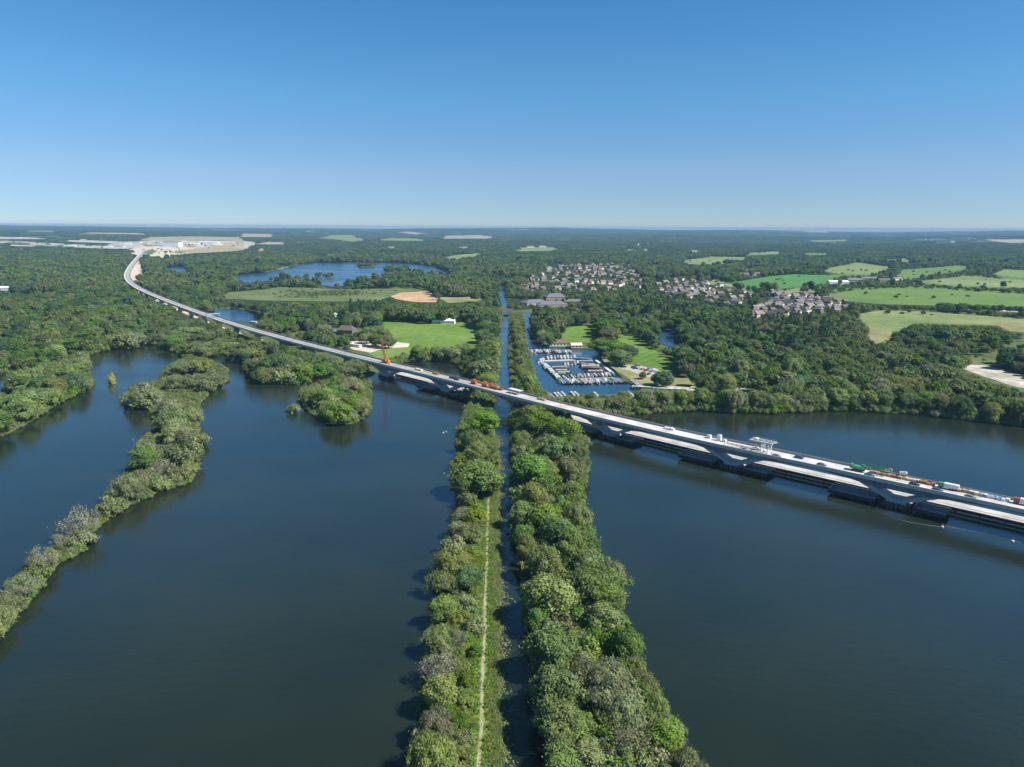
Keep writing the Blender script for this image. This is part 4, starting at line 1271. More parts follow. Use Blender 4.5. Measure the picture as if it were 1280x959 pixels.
# estates
ST = [('white house with a brown roof', 'white houses with brown roofs', M_RENDER, M_TILE, 0), ('brick house with a brown roof', 'brick houses with brown roofs', M_BRICK, M_TILE, 0),
      ('white house with a red roof', 'white houses with red roofs', M_RENDER, M_REDTILE, 2.2), ('brick house with a slate roof', 'brick houses with slate roofs', M_BRICK, M_SLATE, 2.2), ('cream house with a grey roof', 'cream houses with grey roofs', M_CREAM, M_GREYTILE, 0)]
PROTO_H = []
for k, (a, b, wm, rm, hip) in enumerate(ST):
    r = empty('house', (0, -900, -60))
    gable(r, 10.5 + k * .6, 8.5, 5.4, 8.6, wm, rm, hip, wins=False)
    PROTO_H.append(note_kids(r))
USEDP = set()
ESTATES = [
    ('on the leafy lane towards the terraces', [(806, 354), (850, 350), (905, 357), (940, 372), (930, 388), (880, 380), (820, 368)], 44, 44, (5, 2, 2, 1, 3), 46),
    ('in the estate behind the offices', [(650, 364), (662, 350), (678, 338), (694, 333.5), (740, 332), (784, 331.5), (792, 338), (803, 350), (807, 357), (803, 365), (770, 367), (740, 366), (716, 366), (690, 362), (668, 367)], 24, 34, (4, 2, 2, 2, 4), 135),
    ('in the terraces below the pale fields', [(930, 391), (935, 399), (962, 398), (1000, 393.5), (1030, 392.5), (1064, 391), (1066, 381), (1030, 376), (1000, 370), (964, 367.5), (968, 378), (950, 386), (940, 388)], 15, 17, (6, 2, 1, 1, 3), 80),
    ('between the estate and terraces', [(832, 372), (838, 360), (860, 358), (882, 360), (894, 366), (890, 374), (862, 377)], 24, 34, (5, 2, 1, 1, 2), 26),
    ('on the far wooded rise', [(770, 314), (786, 306), (810, 304), (832, 309), (826, 316), (790, 318)], 42, 90, (3, 4, 3, 2, 2), 22),
    ('in the suburb near the skyline', [(1130, 305), (1150, 298), (1200, 296), (1232, 300), (1226, 306), (1180, 307)], 60, 170, (5, 2, 2, 2, 3), 26),
    ('in the hamlet beyond the vivid field', [(1016, 309), (1022, 303), (1060, 303), (1064, 308), (1040, 310)], 45, 110, (3, 3, 3, 2, 2), 14),
]
ESTATE_PX = []
rr = random.Random(5)
HPTS = []
for place_, poly, dx, dy, wts, nmax in ESTATES:
    ESTATE_PX.append(poly)
    ws = [PT(x, y) for x, y in poly]
    x0, x1 = min(p.x for p in ws), max(p.x for p in ws); y0, y1 = min(p.y for p in ws), max(p.y for p in ws)
    pts = []
    wp = [(p.x, p.y) for p in ws]
    yy = y0; row = 0
    while yy < y1:
        xx = x0 + (row % 2) * dx * .5
        while xx < x1:
            q = (xx + rr.uniform(-.25, .25) * dx, yy + rr.uniform(-.2, .2) * dy)
            if inpoly(np.array([q[0]]), np.array([q[1]]), wp)[0]:
                pts.append(q)
            xx += dx
        yy += dy; row += 1
    rr.shuffle(pts)
    pts = sorted(pts[:nmax], key=lambda q: math.hypot(*q))
    cnt = {}
    for q in pts:
        k = rr.choices(range(5), wts)[0]
        if k in USEDP: o = copy_tree(PROTO_H[k])
        else: o = PROTO_H[k]; USEDP.add(k)
        z = LAND_Z + float(hills(q[0], q[1])) - .05
        o.location = (q[0], q[1], z)
        o.rotation_euler = (0, 0, rr.choice([.5, .5, .6, -.95]) + rr.uniform(-.15, .15))
        s = rr.uniform(.9, 1.15); o.scale = (s, s, s)
        n = cnt.get(k, 0); cnt[k] = n + 1
        tag(o, (ORD[n] + ' nearest of the ' + ST[k][1] + ' ' + place_) if n < len(ORD) else ST[k][0] + ' deep ' + place_, 'house', 'houses ' + place_)
        HPTS.append((q[0], q[1], 7.0))
for k in range(5):
    if k not in USEDP: PROTO_H[k].location = (0, 2000, 0)

house(690, 384, 46, 20, 5.0, 9.5, .12, M_STONE, M_SLATE, 'tan walled office block with the widest slate hipped roof', 'office_block', 'offices', hip=9, chim=False)
house(668, 381, 40, 24, 4.5, 8.6, .5, M_STONE, M_SLATE, 'low slate roofed office wing at the canal end', 'office_block', 'offices', hip=10, chim=False)
house(694, 376, 34, 22, 7, 12.5, .12, M_STONE, M_SLATE, 'tallest slate roofed office block at the back', 'office_block', 'offices', hip=8, chim=False)
house(718, 380, 30, 14, 4.5, 8, -.05, M_STONE, M_SLATE, 'slate roofed office wing farthest from the canal', 'office_block', 'offices', hip=6, chim=False)
house(434, 418.5, 19, 12, 6, 10.5, -.25, M_BRICK, M_TILE, 'tall brick farmhouse beside the viaduct', 'farmhouse', 'farmhouse', hip=3)
house(423, 417, 9, 8, 3, 4.6, -.25, M_CONC_SIDE, M_BLUEP, 'low outhouse with blue sheeted roof beside the farmhouse', 'outhouse', 'outhouse', chim=False)
house(419, 399, 12, 18, 4.5, 8, .5, M_RENDER, M_METAL_W, 'white roofed house among trees behind the farmhouse', 'house', 'house', chim=False)
house(547, 404, 14, 9, 5, 8, .1, M_RENDER, M_SLATE, 'white slate roofed house at the meadow edge', 'house', 'house')
house(560, 404.5, 18, 9, 4, 6.5, -.1, M_RENDER, M_METAL_W, 'long white bungalow with pale roof at the meadow edge', 'bungalow', 'bungalow', chim=False)
house(572, 402, 9, 7, 3, 5, .3, M_CREAM, M_GREYTILE, 'small cream cottage nearest the canal behind the meadow', 'cottage', 'cottage')
house(697, 432, 17, 9, 3.4, 6.2, .05, M_RENDER, M_REDTILE, 'red roofed clubhouse behind the moored boats', 'clubhouse', 'clubhouse', chim=False)
house(720, 434.5, 11, 8, 3, 5, .1, M_CREAM, M_CREAM, 'sandy yellow hut beside the red roofed clubhouse', 'hut', 'hut', chim=False)
house(1047, 355, 44, 16, 5, 8, .05, M_METAL_W, M_METAL_W, 'long white barn at the farm between fields', 'barn', 'barn', chim=False, wins=False)
for k, (x, y, w_, lab) in enumerate(((1068, 352, 34, 'grey barn just right of the white barn'), (1086, 350, 40, 'dark slate roofed barn amid the farm yard'), (1104, 352, 30, 'brown roofed farm building by the yard end'), (1120, 350.5, 24, 'small pale shed at the end of the farm'))):
    house(x, y, w_, 14, 4.5, 7.5, .1 * k, (M_CONC_SIDE, M_BRICK, M_BRICK, M_RENDER)[k], (M_GREYTILE, M_SLATE, M_TILE, M_GREYTILE)[k], lab.replace('just right of', 'beside'), 'barn', 'barn', chim=False, wins=False)
for x, y, lab in ((930, 346, 'red roofed house at the head of the vivid field'), (944, 345, 'white house beside the red roofed one above the vivid field')):
    house(x, y, 22, 12, 6, 10, .1, M_RENDER if x > 935 else M_BRICK, M_REDTILE, lab)
house(2, 364, 34, 20, 7, 9, .2, M_METAL_W, M_METAL_W, 'white flat building lost in the western wood', 'works_building', 'building', chim=False)
house(-6, 358, 30, 16, 6, 8, .2, M_METAL_W, M_METAL_W, 'farther white roof in the western wood', 'works_building', 'building', chim=False)
# construction village at the end of the viaduct
rc = random.Random(21)
cnt = 0
CONS = [(216, 309, 90, 40, 26, 32, 'biggest white shed at the viaduct end'), (262, 304.5, 120, 40, 9, 12, 'longest low white shed behind the chalk ground'), (243, 306, 60, 30, 8, 11, 'white shed between the big and the long one'),
        (272, 307, 50, 24, 7, 9, 'low white shed at the tan field edge'), (196, 307, 50, 30, 9, 12, 'grey white shed before the big shed'), (182, 306, 40, 30, 8, 10, 'white shed beyond the viaduct abutment'),
        (105, 301, 46, 22, 7, 9, 'lone white shed far across the wood'), (150, 309, 50, 20, 6, 8, 'white cabins block at the wood corner'), (136, 309.5, 36, 18, 6, 8, 'white cabin block along the chalk strip'), (88, 309, 60, 18, 6, 8, 'long white cabin block on the chalk strip'),
        (66, 308.5, 40, 16, 6, 8, 'white stores hut far along the chalk strip'), (172, 304, 50, 24, 8, 10, 'silver shed in the construction village'), (228, 303, 46, 24, 8, 10, 'pale shed behind the biggest one'), (250, 309, 34, 18, 5, 7, 'small white cabin on chalk before the long shed'),
        (205, 304, 40, 20, 8, 10, 'pale shed left of the biggest shed'), (287, 304, 60, 24, 6, 8, 'low pale shed at the far stubble'), (160, 306, 40, 20, 6, 8, 'white shed behind the wood corner cabins')]
for x, y, w_, d_, he, hr, lab in CONS:
    house(x, y, w_, d_, he, hr, rc.uniform(-.2, .3), M_METAL_W, rc.choice([M_METAL_W, M_METAL_W, M_STEEL]), lab.replace('left of', 'next to'), 'site_shed', 'shed', chim=False, wins=False)
for x, y, lab in ((490, 311, 'far white shed amid the woods past the lake'), (583, 311, 'white farm shed beyond the slanting field'), (578, 311.5, 'smaller white shed beside the far farm shed'), (663, 310, 'lone white house in the pale field behind the estate'), (678, 309.5, 'second white house at the pale field edge'), (868, 316, 'white house on the far rise'), (374, 305, 'far pale sheds among woods past the lake'), (1190, 303, 'large pale block in the far suburb')):
    house(x, y, 40, 22, 8, 12, .1, M_METAL_W, M_GREYTILE, lab, 'shed' if 'shed' in lab else 'house', 'shed' if 'shed' in lab else 'house', chim=False, wins=False)

# canal footbridge
def bridge():
    a = P(622, 391.5, LAND_Z); b = P(638.5, 391.5, LAND_Z)
    c = (a + b) / 2
    L = (b - a).length
    r = empty('canal_bridge', (c.x, c.y, LAND_Z), math.atan2((b - a).y, (b - a).x), 'red brown bridge crossing the straight canal', 'bridge')
    m = MB(); m.box((0, 0, 4.2), (L + 6, 6.5, .8)); m.build('deck', M_TIMBER, r)
    for y in (-3.1, 3.1):
        m = MB(); m.box((0, y, 5.2), (L + 6, .35, 1.3)); m.build('parapet', M_BRICK, r)
    for x in (-L / 2 + .5, L / 2 - .5):
        m = MB(); m.box((x, 0, 1.4), (2.2, 6.2, 5.0)); m.build('abutment', M_BRICK, r)
bridge()

# ---------------------------------------------------------------- boats
HULL_COLS = [simple('hull_black', (.03, .03, .035), .5), simple('hull_navy', (.03, .05, .11), .5), simple('hull_green', (.03, .09, .05), .5), simple('hull_maroon', (.16, .03, .03), .5)]
CAB = {'pale grey': simple('cabin_grey', (.33, .34, .35), .55), 'white': simple('cabin_white', (.60, .60, .58), .5), 'blue': simple('cabin_blue', (.17, .26, .38), .5), 'green': simple('cabin_green', (.05, .17, .10), .5), 'red': simple('cabin_red', (.32, .13, .10), .5), 'cream': simple('cabin_cream', (.62, .55, .42), .6), 'dark': simple('cabin_dark', (.08, .085, .10), .5)}


def hull_mesh(L, B, H, bow=.22, stern=.1):
    m = MB()
    out = [(-L / 2, -B * .3), (-L / 2 + L * stern, -B / 2), (L / 2 - L * bow, -B / 2), (L / 2 - L * bow * .4, -B * .33), (L / 2, 0)]
    ring = out + [(x, -y) for x, y in reversed(out[:-1])]
    n = len(ring)
    v = [(x * .97, y * .8, -.35) for x, y in ring] + [(x, y, H + (.35 * max(0, (x - L * .3) / (L * .2)))) for x, y in ring] + [(x * .96, y * .86, H - .18) for x, y in ring]
    f = [(i, (i + 1) % n, (i + 1) % n + n, i + n) for i in range(n)] + [(i + n, (i + 1) % n + n, (i + 1) % n + 2 * n, i + 2 * n) for i in range(n)] + [tuple(range(2 * n, 3 * n)), tuple(range(n - 1, -1, -1))]
    return m.add(v, f)


def make_boat(kind, cabc, hullm):
    r = empty({'narrow': 'narrowboat', 'cruiser': 'cabin_cruiser', 'wide': 'widebeam_boat'}[kind], (0, 0, 0))
    if kind == 'narrow':
        hull_mesh(17, 2.1, .75).build('hull', hullm, r)
        m = MB(); m.prism([(-.93, .6), (.93, .6), (.8, 1.62), (0, 1.74), (-.8, 1.62)], -6.2, 5.2); m.build('cabin', CAB[cabc], r)
        for y in (-.89, .89):
            m = MB(); m.box((-.2, y, 1.15), (9.4, .07, .36)); m.build('window_band', M_GLASS, r)
        m = MB(); m.box((-1, 0, 1.8), (2.2, .7, .16)); m.bar((2, .3, 1.7), (2, .3, 2.2), .09); m.box((3.6, -.2, 1.84), (1.2, .8, .22)); m.build('roof_gear', M_STEEL, r)
    elif kind == 'cruiser':
        hull_mesh(9, 2.9, 1.05, .38, .04).build('hull', M_WHITE, r)
        m = MB(); m.prism([(-1.1, .85), (1.1, .85), (.9, 1.9), (-.9, 1.9)], -1.6, 2.2); m.box((-.2, 0, 2.25), (2.2, 1.7, .7), taper=.85); m.build('cabin', CAB[cabc], r)
        m = MB(); m.prism([(-1.12, 1.1), (1.12, 1.1), (.98, 1.7), (-.98, 1.7)], -1.3, 1.8); m.build('window', M_GLASS, r)
        m = MB(); m.box((-2.9, 0, 1.5), (2.4, 2.3, .9), taper=.85); m.build('canopy', CAB['pale grey' if cabc == 'white' else 'dark'], r)
    else:
        hull_mesh(20, 4.2, .85, .14, .05).build('hull', hullm, r)
        m = MB(); m.prism([(-1.9, .65), (1.9, .65), (1.75, 2.2), (0, 2.4), (-1.75, 2.2)], -8.2, 7.4); m.build('cabin', CAB[cabc], r)
        for y in (-1.86, 1.86):
            m = MB(); m.box((-.4, y, 1.5), (13.6, .08, .5)); m.build('window_band', M_GLASS, r)
        m = MB(); m.box((-5, 0, 2.5), (3, 1.6, .25)); m.box((2, .4, 2.5), (2.4, 1.4, .2)); m.build('roof_gear', M_STEEL, r)
    return r


BP = {}
BCOUNT = {}
KINDW = {'narrow': 'narrowboat', 'cruiser': 'cruiser', 'wide': 'widebeam boat'}
BOATS = []
rb = random.Random(9)


def boat(px, py, hx, hy, kind, cabc, row, ref, scale=1.0, cover=None):
    """photo pixel of the middle; (hx, hy) another pixel it points to"""
    p = P(px, py, 0); q = P(px + hx, py + hy, 0)
    a = math.atan2((q - p).y, (q - p).x)
    BOATS.append([p, a, kind, cabc, row, ref, scale])


def boat_row(x0, y0, x1, y1, n, hx, hy, row, ref, kinds=('narrow',), cabs=('pale grey', 'white', 'blue', 'green', 'red', 'cream', 'dark'), sc=(.85, 1.15), jit=.3):
    for i in range(n):
        t = i / max(1, n - 1)
        boat(x0 + (x1 - x0) * t + rb.uniform(-jit, jit), y0 + (y1 - y0) * t + rb.uniform(-jit, jit) * 1.4, hx * rb.uniform(.8, 1.2), hy, rb.choice(kinds), rb.choice(cabs), row, ref, rb.uniform(*sc))


PALE = ('pale grey', 'white', 'pale grey', 'white', 'cream', 'blue', 'dark', 'pale grey', 'red', 'green', 'white', 'cream', 'dark', 'blue')
boat_row(662, 440.5, 690, 440, 11, 5, 4.5, 'in the row under the clubhouse trees', 'channel', ('narrow', 'narrow', 'cruiser'), PALE)
boat_row(694, 440.5, 713, 441, 7, 5, 4.5, 'in the short row before the clubhouse', 'channel', ('narrow', 'cruiser'), PALE)
boat_row(673, 452.5, 679, 451, 3, -1, 4, 'at the channel end of the upper pontoon', 'channel', ('cruiser',), ('white', 'dark', 'blue'))
boat_row(685, 448.5, 718, 447, 9, 1, 4, 'along the upper pontoon', 'channel', ('cruiser', 'cruiser', 'narrow'), ('white', 'white', 'pale grey', 'blue'))
for i, (x, y) in enumerate(((682, 459), (688.5, 465), (695.5, 472))):
    boat(x, y, 4, 4.2, 'wide', 'white' if i != 1 else 'cream', 'in the diagonal line facing the channel', 'channel', 1.05)
boat_row(680.5, 461.5, 699, 474, 4, 3.5, 4, 'tied outside the diagonal widebeams', 'channel', ('narrow',), ('dark', 'blue'), (.8, .95))
for i, (x, y) in enumerate(((699, 461), (701, 464), (704, 466.5), (699, 468.5))):
    boat(x, y, -4, .1, 'narrow' if i else 'wide', ('pale grey', 'cream', 'white', 'pale grey')[i], 'lying crosswise inside the basin', 'channel', .85)
for i in range(6):
    boat(727.5 + i * 3.2, 450.6 + i * 2.9, -4, .05 if i % 2 else -.25, ('wide', 'wide', 'narrow', 'wide', 'wide', 'narrow')[i], ('blue', 'pale grey', 'white', 'cream', 'red', 'white')[i], 'stacked crosswise by the white walkway', 'clubhouse', (1.05, .9, 1.1, 1.0, .95, 1.1)[i])
boat_row(699, 478.5, 779, 477, 30, 6.6, 5, 'in the long outer row of the basin', 'channel', ('narrow', 'narrow', 'narrow', 'cruiser'), PALE, (1.0, 1.22))
boat_row(714, 472, 722, 470, 3, 6, 5, 'beside the crosswise boats', 'channel', ('cruiser',), PALE)
boat_row(722, 471.5, 766, 469, 11, 6.0, 5, 'in the inner row of the basin', 'channel', ('cruiser', 'narrow'), PALE, (.75, 1.0))
boat_row(686, 497.5, 704, 494.5, 5, 5, 5, 'by the viaduct side of the basin', 'channel', ('narrow',), ('white', 'pale grey', 'white'), (.9, 1.05))
boat_row(716, 494.5, 721, 494, 2, 5, 5, 'between bushes on the viaduct side', 'channel', ('narrow',), ('white',), (.9, 1))
boat(745, 495, 5, 5, 'narrow', 'white', 'alone between bushes by the viaduct', 'channel', 1)
boat(788.5, 494.5, 6, 5, 'narrow', 'white', 'alone off the basin corner', 'channel', 1.1)
boat_row(792, 480, 797, 484, 3, 4, 2.5, 'at the mouth of the meadow mooring', 'channel', ('wide', 'narrow'), ('dark', 'white', 'pale grey'), (.8, 1))
for i, x in enumerate((803, 815, 829, 841, 850)):
    boat(x, (486.4, 486.8, 488.4, 488.8, 489.4)[i], 6, .35, 'wide' if i in (0, 2, 3) else 'narrow', ('white', 'white', 'white', 'white', 'dark')[i], 'moored end to end past the car park', 'car park', .95)
boat_row(876, 488, 900, 489, 4, 6, .3, 'half hidden at the mooring end', 'car park', ('wide',), ('pale grey', 'dark', 'cream'), (.9, 1.1))
boat_row(659.8, 412, 666.5, 421.5, 5, 1.5, 4, 'along the marina channel mouth', 'viaduct', ('narrow',), ('white', 'pale grey', 'blue', 'white'), (.75, .9))
boat_row(623.4, 434, 624, 453, 3, .15, 4, 'tied to the straight canal bank', 'viaduct', ('narrow',), ('white', 'dark', 'cream'), (.8, 1))
boat(637, 502, .2, 4, 'narrow', 'white', 'tied to the canal bank under the viaduct', 'viaduct', .8)
boat(647, 520, 4, .6, 'cruiser', 'white', 'half hidden at the wooded bank below the viaduct', 'viaduct', .8)
boat_row(706, 457, 722, 455, 5, 5, 5, 'under the upper pontoon', 'channel', ('cruiser', 'narrow'), PALE, (.7, .9))
boat_row(706, 474, 715, 472.5, 3, 6, 5, 'near the diagonal widebeams', 'channel', ('narrow',), PALE, (.9, 1))
# ordinals: counted along each row, among boats of one kind and colour
REFP = {'channel': P(660, 450, 0), 'clubhouse': P(700, 430, 0), 'car park': P(800, 466, 0), 'viaduct': P(637, 490, 0)}
rows = {}
for b in BOATS:
    rows.setdefault((b[2], b[3], b[4]), []).append(b)
for (kind, cabc, row), bs in rows.items():
    bs.sort(key=lambda b: (b[0] - REFP[b[5]]).length)
    for n, b in enumerate(bs):
        key = (kind, cabc, rb.randrange(len(HULL_COLS)) if kind != 'cruiser' else 0)
        if key in BP:
            o = copy_tree(BP[key])
        else:
            o = note_kids(make_boat(kind, cabc, HULL_COLS[key[2]])); BP[key] = o
        o.location = b[0]; o.rotation_euler = (0, 0, b[1]); o.scale = (b[6], b[6] if kind != 'narrow' else 1, 1)
        what = ('white hulled cruiser with %s cabin' % cabc) if kind == 'cruiser' else ('%s roofed %s' % (cabc, KINDW[kind]))
        lab = what + ' ' + row if len(bs) == 1 else '%s %s from the %s, %s' % (ORD[n], what.replace('hulled cruiser with', 'cruiser,').replace(' cabin', ' cabin'), b[5], row)
        lab = ' '.join(lab.split()[:16])
        tag(o, lab, 'boat', 'boats ' + row)


def pontoon(a, b, wd, lab, mat=M_CONC):
    A = P(*a, .3); B = P(*b, .3)
    r = empty('pontoon', (A + B) / 2, math.atan2((B - A).y, (B - A).x), lab, 'pontoon')
    L = (B - A).length
    m = MB(); m.box((0, 0, 0), (L, wd, .5)); m.build('walkway', mat, r)
    m = MB()
    k = max(2, int(L / 12))
    for i in range(k):
        m.bar((-L / 2 + L * (i + .5) / k, wd / 2 + .2, -1.5), (-L / 2 + L * (i + .5) / k, wd / 2 + .2, 2.0), .14)
    m.build('pile', M_DARKSTEEL, r)


pontoon((681, 451.3), (722, 449.8), 3.2, 'pale pontoon carrying the upper row of cruisers', M_BEIGE)
pontoon((745, 450.5), (766, 466.5), 2.6, 'white walkway along the gravel shore', M_BEIGE)
pontoon((700, 474.5), (768, 472), 2.2, 'timber pontoon behind the long outer row', M_TIMBER)
pontoon((684, 456), (702, 474), 1.6, 'narrow pontoon inside the diagonal widebeams')
pontoon((666, 437.3), (716, 438.6), 1.8, 'timber pontoon under the clubhouse trees', M_TIMBER)

# cars at the marina
CARC = [('white', M_WHITE), ('white', M_WHITE), ('dark blue', M_CARBLUE), ('grey', M_CARGREY), ('white', M_WHITE), ('black', M_BLACK), ('red', M_CARRED), ('blue', M_BLUEP), ('grey', M_CARGREY), ('white', M_WHITE)]
seen = {}
for k, (x, y) in enumerate(((766, 455.5), (770, 456), (794, 461.5), (797, 458), (799, 461), (792, 460), (808, 464), (812, 461.5), (815, 465), (818, 463), (821, 466), (818, 469), (811, 468.5), (803, 462.5))):
    nm, mt = CARC[k % 10]
    p = P(x, y, LAND_Z); p.z = LAND_Z + .16
    n = seen.get(nm, 0); seen[nm] = n + 1
    r = empty('car', p, rb.uniform(-.4, 1.2), '%s of the %s cars on the marina gravel, counted from the boats' % (ORD[n], nm), 'car', 'cars parked at the marina')
    car_parts(r, mt); r.scale = (1.15, 1.15, 1.15)
# dark site fence behind the building site
a = P(434, 427.5, LAND_Z); b = P(471, 424.5, LAND_Z)
r = empty('site_fence', (a + b) / 2, math.atan2((b - a).y, (b - a).x), 'black screened fence behind the bare building site', 'fence')
L = (b - a).length
m = MB(); m.box((0, 0, 1.4), (L, .12, 2.4)); m.build('screen', M_BLACK, r)
for i in range(12):
    m = MB(); m.box((-L / 2 + L * i / 11, .15, 1.4), (.14, .14, 2.9)); m.build('post', M_STEEL, r)

# ---------------------------------------------------------------- tree forms
def quads_mesh(name, C, U, V, tint, mat, extra=None):
    """many small leaf faces: centres C, half-axes U and V"""
    n = len(C)
    co = np.empty((n, 4, 3), np.float32)
    co[:, 0] = C - U; co[:, 1] = C - V * .8; co[:, 2] = C + U; co[:, 3] = C + V
    me = bpy.data.meshes.new(name)
    me.vertices.add(n * 4); me.loops.add(n * 4); me.polygons.add(n)
    me.vertices.foreach_set('co', co.ravel())
    me.loops.foreach_set('vertex_index', np.arange(n * 4, dtype=np.int32))
    me.polygons.foreach_set('loop_start', np.arange(0, n * 4, 4, dtype=np.int32))
    me.materials.append(mat)
    a = me.attributes.new('tint', 'FLOAT', 'POINT')
    a.data.foreach_set('value', np.repeat(tint, 4).astype(np.float32))
    me.update(calc_edges=True)
    return me


def unit(a):
    return a / np.maximum(np.linalg.norm(a, axis=-1, keepdims=True), 1e-9)


FAM = {'oak': (16.0, 13.0), 'willow': (12.0, 11.5), 'bush': (4.2, 5.2), 'poplar': (22.0, 4.6), 'grey': (8.0, 8.5)}


def lobes(fam, r):
    """an uneven crown: lobe centres and radii"""
    out = []
    if fam == 'oak':
        lean = r.normal(0, .6, 2)
        arms = unit(r.normal(size=(9, 3))); arms[:, 2] = np.abs(arms[:, 2]) * .8
        for k in range(86):
            d = unit(r.normal(size=3))
            if d[2] < -.75: d[2] *= -1
            e = .62 + .54 * max(0, max(arms @ d)) ** 4 - .18 * r.random()
            q = np.array([5.1, 5.1, 6.3]) * d * e * (r.random() ** .2)
            out.append((np.array([lean[0], lean[1], 8.1]) + q, r.uniform(.7, 1.75)))
    elif fam == 'willow':
        arms = unit(r.normal(size=(8, 3))); arms[:, 2] = np.abs(arms[:, 2])
        for k in range(80):
            d = unit(r.normal(size=3)); d[2] = abs(d[2]) - (.62 if r.random() < .5 else .1)
            e = .60 + .54 * max(0, max(arms @ d)) ** 4 - .18 * r.random()
            out.append((np.array([0, 0, 5.6]) + np.array([4.8, 4.8, 5.0]) * d * e * (r.random() ** .25), r.uniform(.55, 1.4)))
    elif fam == 'bush':
        for k in range(26):
            d = unit(r.normal(size=3)); d[2] = abs(d[2]) * .9
            out.append((np.array([0, 0, .8]) + np.array([2.0, 2.0, 2.4]) * d * r.uniform(.5, 1.1), r.uniform(.32, .85)))
    elif fam == 'poplar':
        for k in range(40):
            z = 2.5 + 18 * (k / 40) + r.normal() * .5; wd = 1.55 * math.sin(min(1, (22.5 - z) / 12) * 1.57) * (.6 + .4 * min(1, z / 7))
            t = r.uniform(0, 6.28)
            out.append((np.array([math.cos(t) * wd * .6, math.sin(t) * wd * .6, z]), r.uniform(.7, 1.15)))
    else:
        for k in range(26):
            d = unit(r.normal(size=3)); d[2] = abs(d[2]) * .9
            out.append((np.array([0, 0, 3.2]) + np.array([3.4, 3.4, 3.8]) * d * r.uniform(.55, 1.05), r.uniform(.5, 1.2)))
    return out


def crown_arrays(fam, seed, per, size):
    r = np.random.default_rng(seed)
    L = lobes(fam, r)
    cen = np.mean([c for c, _ in L], axis=0)
    Cs, Us, Vs, Ts = [], [], [], []
    for c, rad in L:
        n = max(6, int(per * (rad / 1.8) ** 2 * (2.2 if fam == 'bush' else 1)))
        d = unit(r.normal(size=(n * 2, 3)))
        out = unit(c - cen + np.array([0, 0, .8]))
        d = d[(d @ out) > -.45][:n]
        n = len(d)
        p = c + d * rad * r.uniform(.55, 1.28, (n, 1))
        lump = np.sin(p[:, 0] * 3.1) * np.sin(p[:, 1] * 2.7 + 1) * np.sin(p[:, 2] * 2.9)
        p += d * (lump * .22)[:, None]
        stray = r.random(n) < .09
        p[stray] += (d[stray] + out * .5) * r.uniform(.2, .9, (int(stray.sum()), 1)) * min(1.0, rad)
        nr = unit(d * .8 + out * .35 + r.normal(size=(n, 3)) * .55 + np.array([0, 0, .15]))
        if fam == 'willow':
            u = unit(np.array([0, 0, -1.0]) + d * .55 + r.normal(size=(n, 3)) * .25)
            v = unit(np.cross(u, nr)); sl = size * r.uniform(.8, 1.7, (n, 1)); sw = size * r.uniform(.28, .5, (n, 1))
            p[:, 2] -= r.uniform(0, .7, n)
        elif fam == 'poplar':
            u = unit(np.array([0, 0, 1.0]) + d * .35 + r.normal(size=(n, 3)) * .3)
            v = unit(np.cross(u, nr)); sl = size * r.uniform(.7, 1.3, (n, 1)); sw = size * r.uniform(.4, .7, (n, 1))
        else:
            u = unit(np.cross(nr, r.normal(size=(n, 3)))); v = np.cross(nr, u)
            sl = size * r.uniform(.6, 1.25, (n, 1)); sw = sl * r.uniform(.5, .9, (n, 1))
        Cs.append(p); Us.append(u * sl); Vs.append(v * sw)
        Ts.append(np.clip(r.random() * .55 + r.random(n) * .5, 0, 1) * (1 if per > 120 else .46 if per > 30 else .42))  # coarse crowns tinted darker, standing in for the self-shadow they lack
    # stray sprays breaking the outline
    C = np.concatenate(Cs); U = np.concatenate(Us); V = np.concatenate(Vs); T = np.concatenate(Ts)
    k = C[:, 2] > .15
    return C[k], U[k], V[k], T[k]


def trunk_mb(fam, seed, fine=True):
    r = random.Random(seed)
    m = MB()
    H, W = FAM[fam]
    n = 7 if fine else 4
    if fam == 'bush':
        for k in range(4):
            t = k * 1.6 + r.random(); m.bar((0, 0, -.3), (math.cos(t) * 1.1, math.sin(t) * 1.1, 2.0), .08, .03, n=4)
        return m
    if fam == 'grey':
        def br(a, d, L, rad, dep):
            b = a + d * L
            m.bar(a, b, rad, rad * .6, n=4)
            if dep:
                for _ in range(3 if fine else 2):
                    dd = (d + Vector((r.uniform(-1, 1), r.uniform(-1, 1), r.uniform(-.35, .7))) * .75).normalized()
                    br(a + d * L * r.uniform(.55, 1), dd, L * r.uniform(.55, .8), rad * .58, dep - 1)
        for k in range(5):
            t = k * 1.3 + r.random()
            br(Vector((0, 0, -.3)), Vector((math.cos(t) * .6, math.sin(t) * .6, 1)).normalized(), 2.6, .15, 4 if fine else 2)
        return m
    rad = .42 if fam != 'poplar' else .3
    p = Vector((0, 0, -.5)); top = H * .62
    pts = [p] + [Vector((r.uniform(-.35, .35), r.uniform(-.35, .35), top * f)) for f in (.25, .5, .75, 1)]
    for i in range(4):
        m.bar(pts[i], pts[i + 1], rad * (1 - .2 * i), rad * (.8 - .2 * i), n=n)
    if fam != 'poplar' and fine:
        for k in range(8):
            t = k * 2.4 + r.random(); a = pts[1].lerp(pts[4], r.uniform(.1, .9))
            b = a + Vector((math.cos(t) * W * .22, math.sin(t) * W * .22, H * .12)); c = b + Vector((math.cos(t + .4) * W * .14, math.sin(t + .4) * W * .14, H * .08))
            m.bar(a, b, .17, .1, n=5); m.bar(b, c, .1, .04, n=4)
    return m


DENS = {'hi': (470, .335), 'mid': (75, .80), 'low': (17, 1.6)}
FDEN = {'oak': (1, 1), 'willow': (1.0, .82), 'bush': (1, .62), 'poplar': (.55, .85), 'grey': (.42, .55)}
CROWNS = {}
TRUNKS = {}


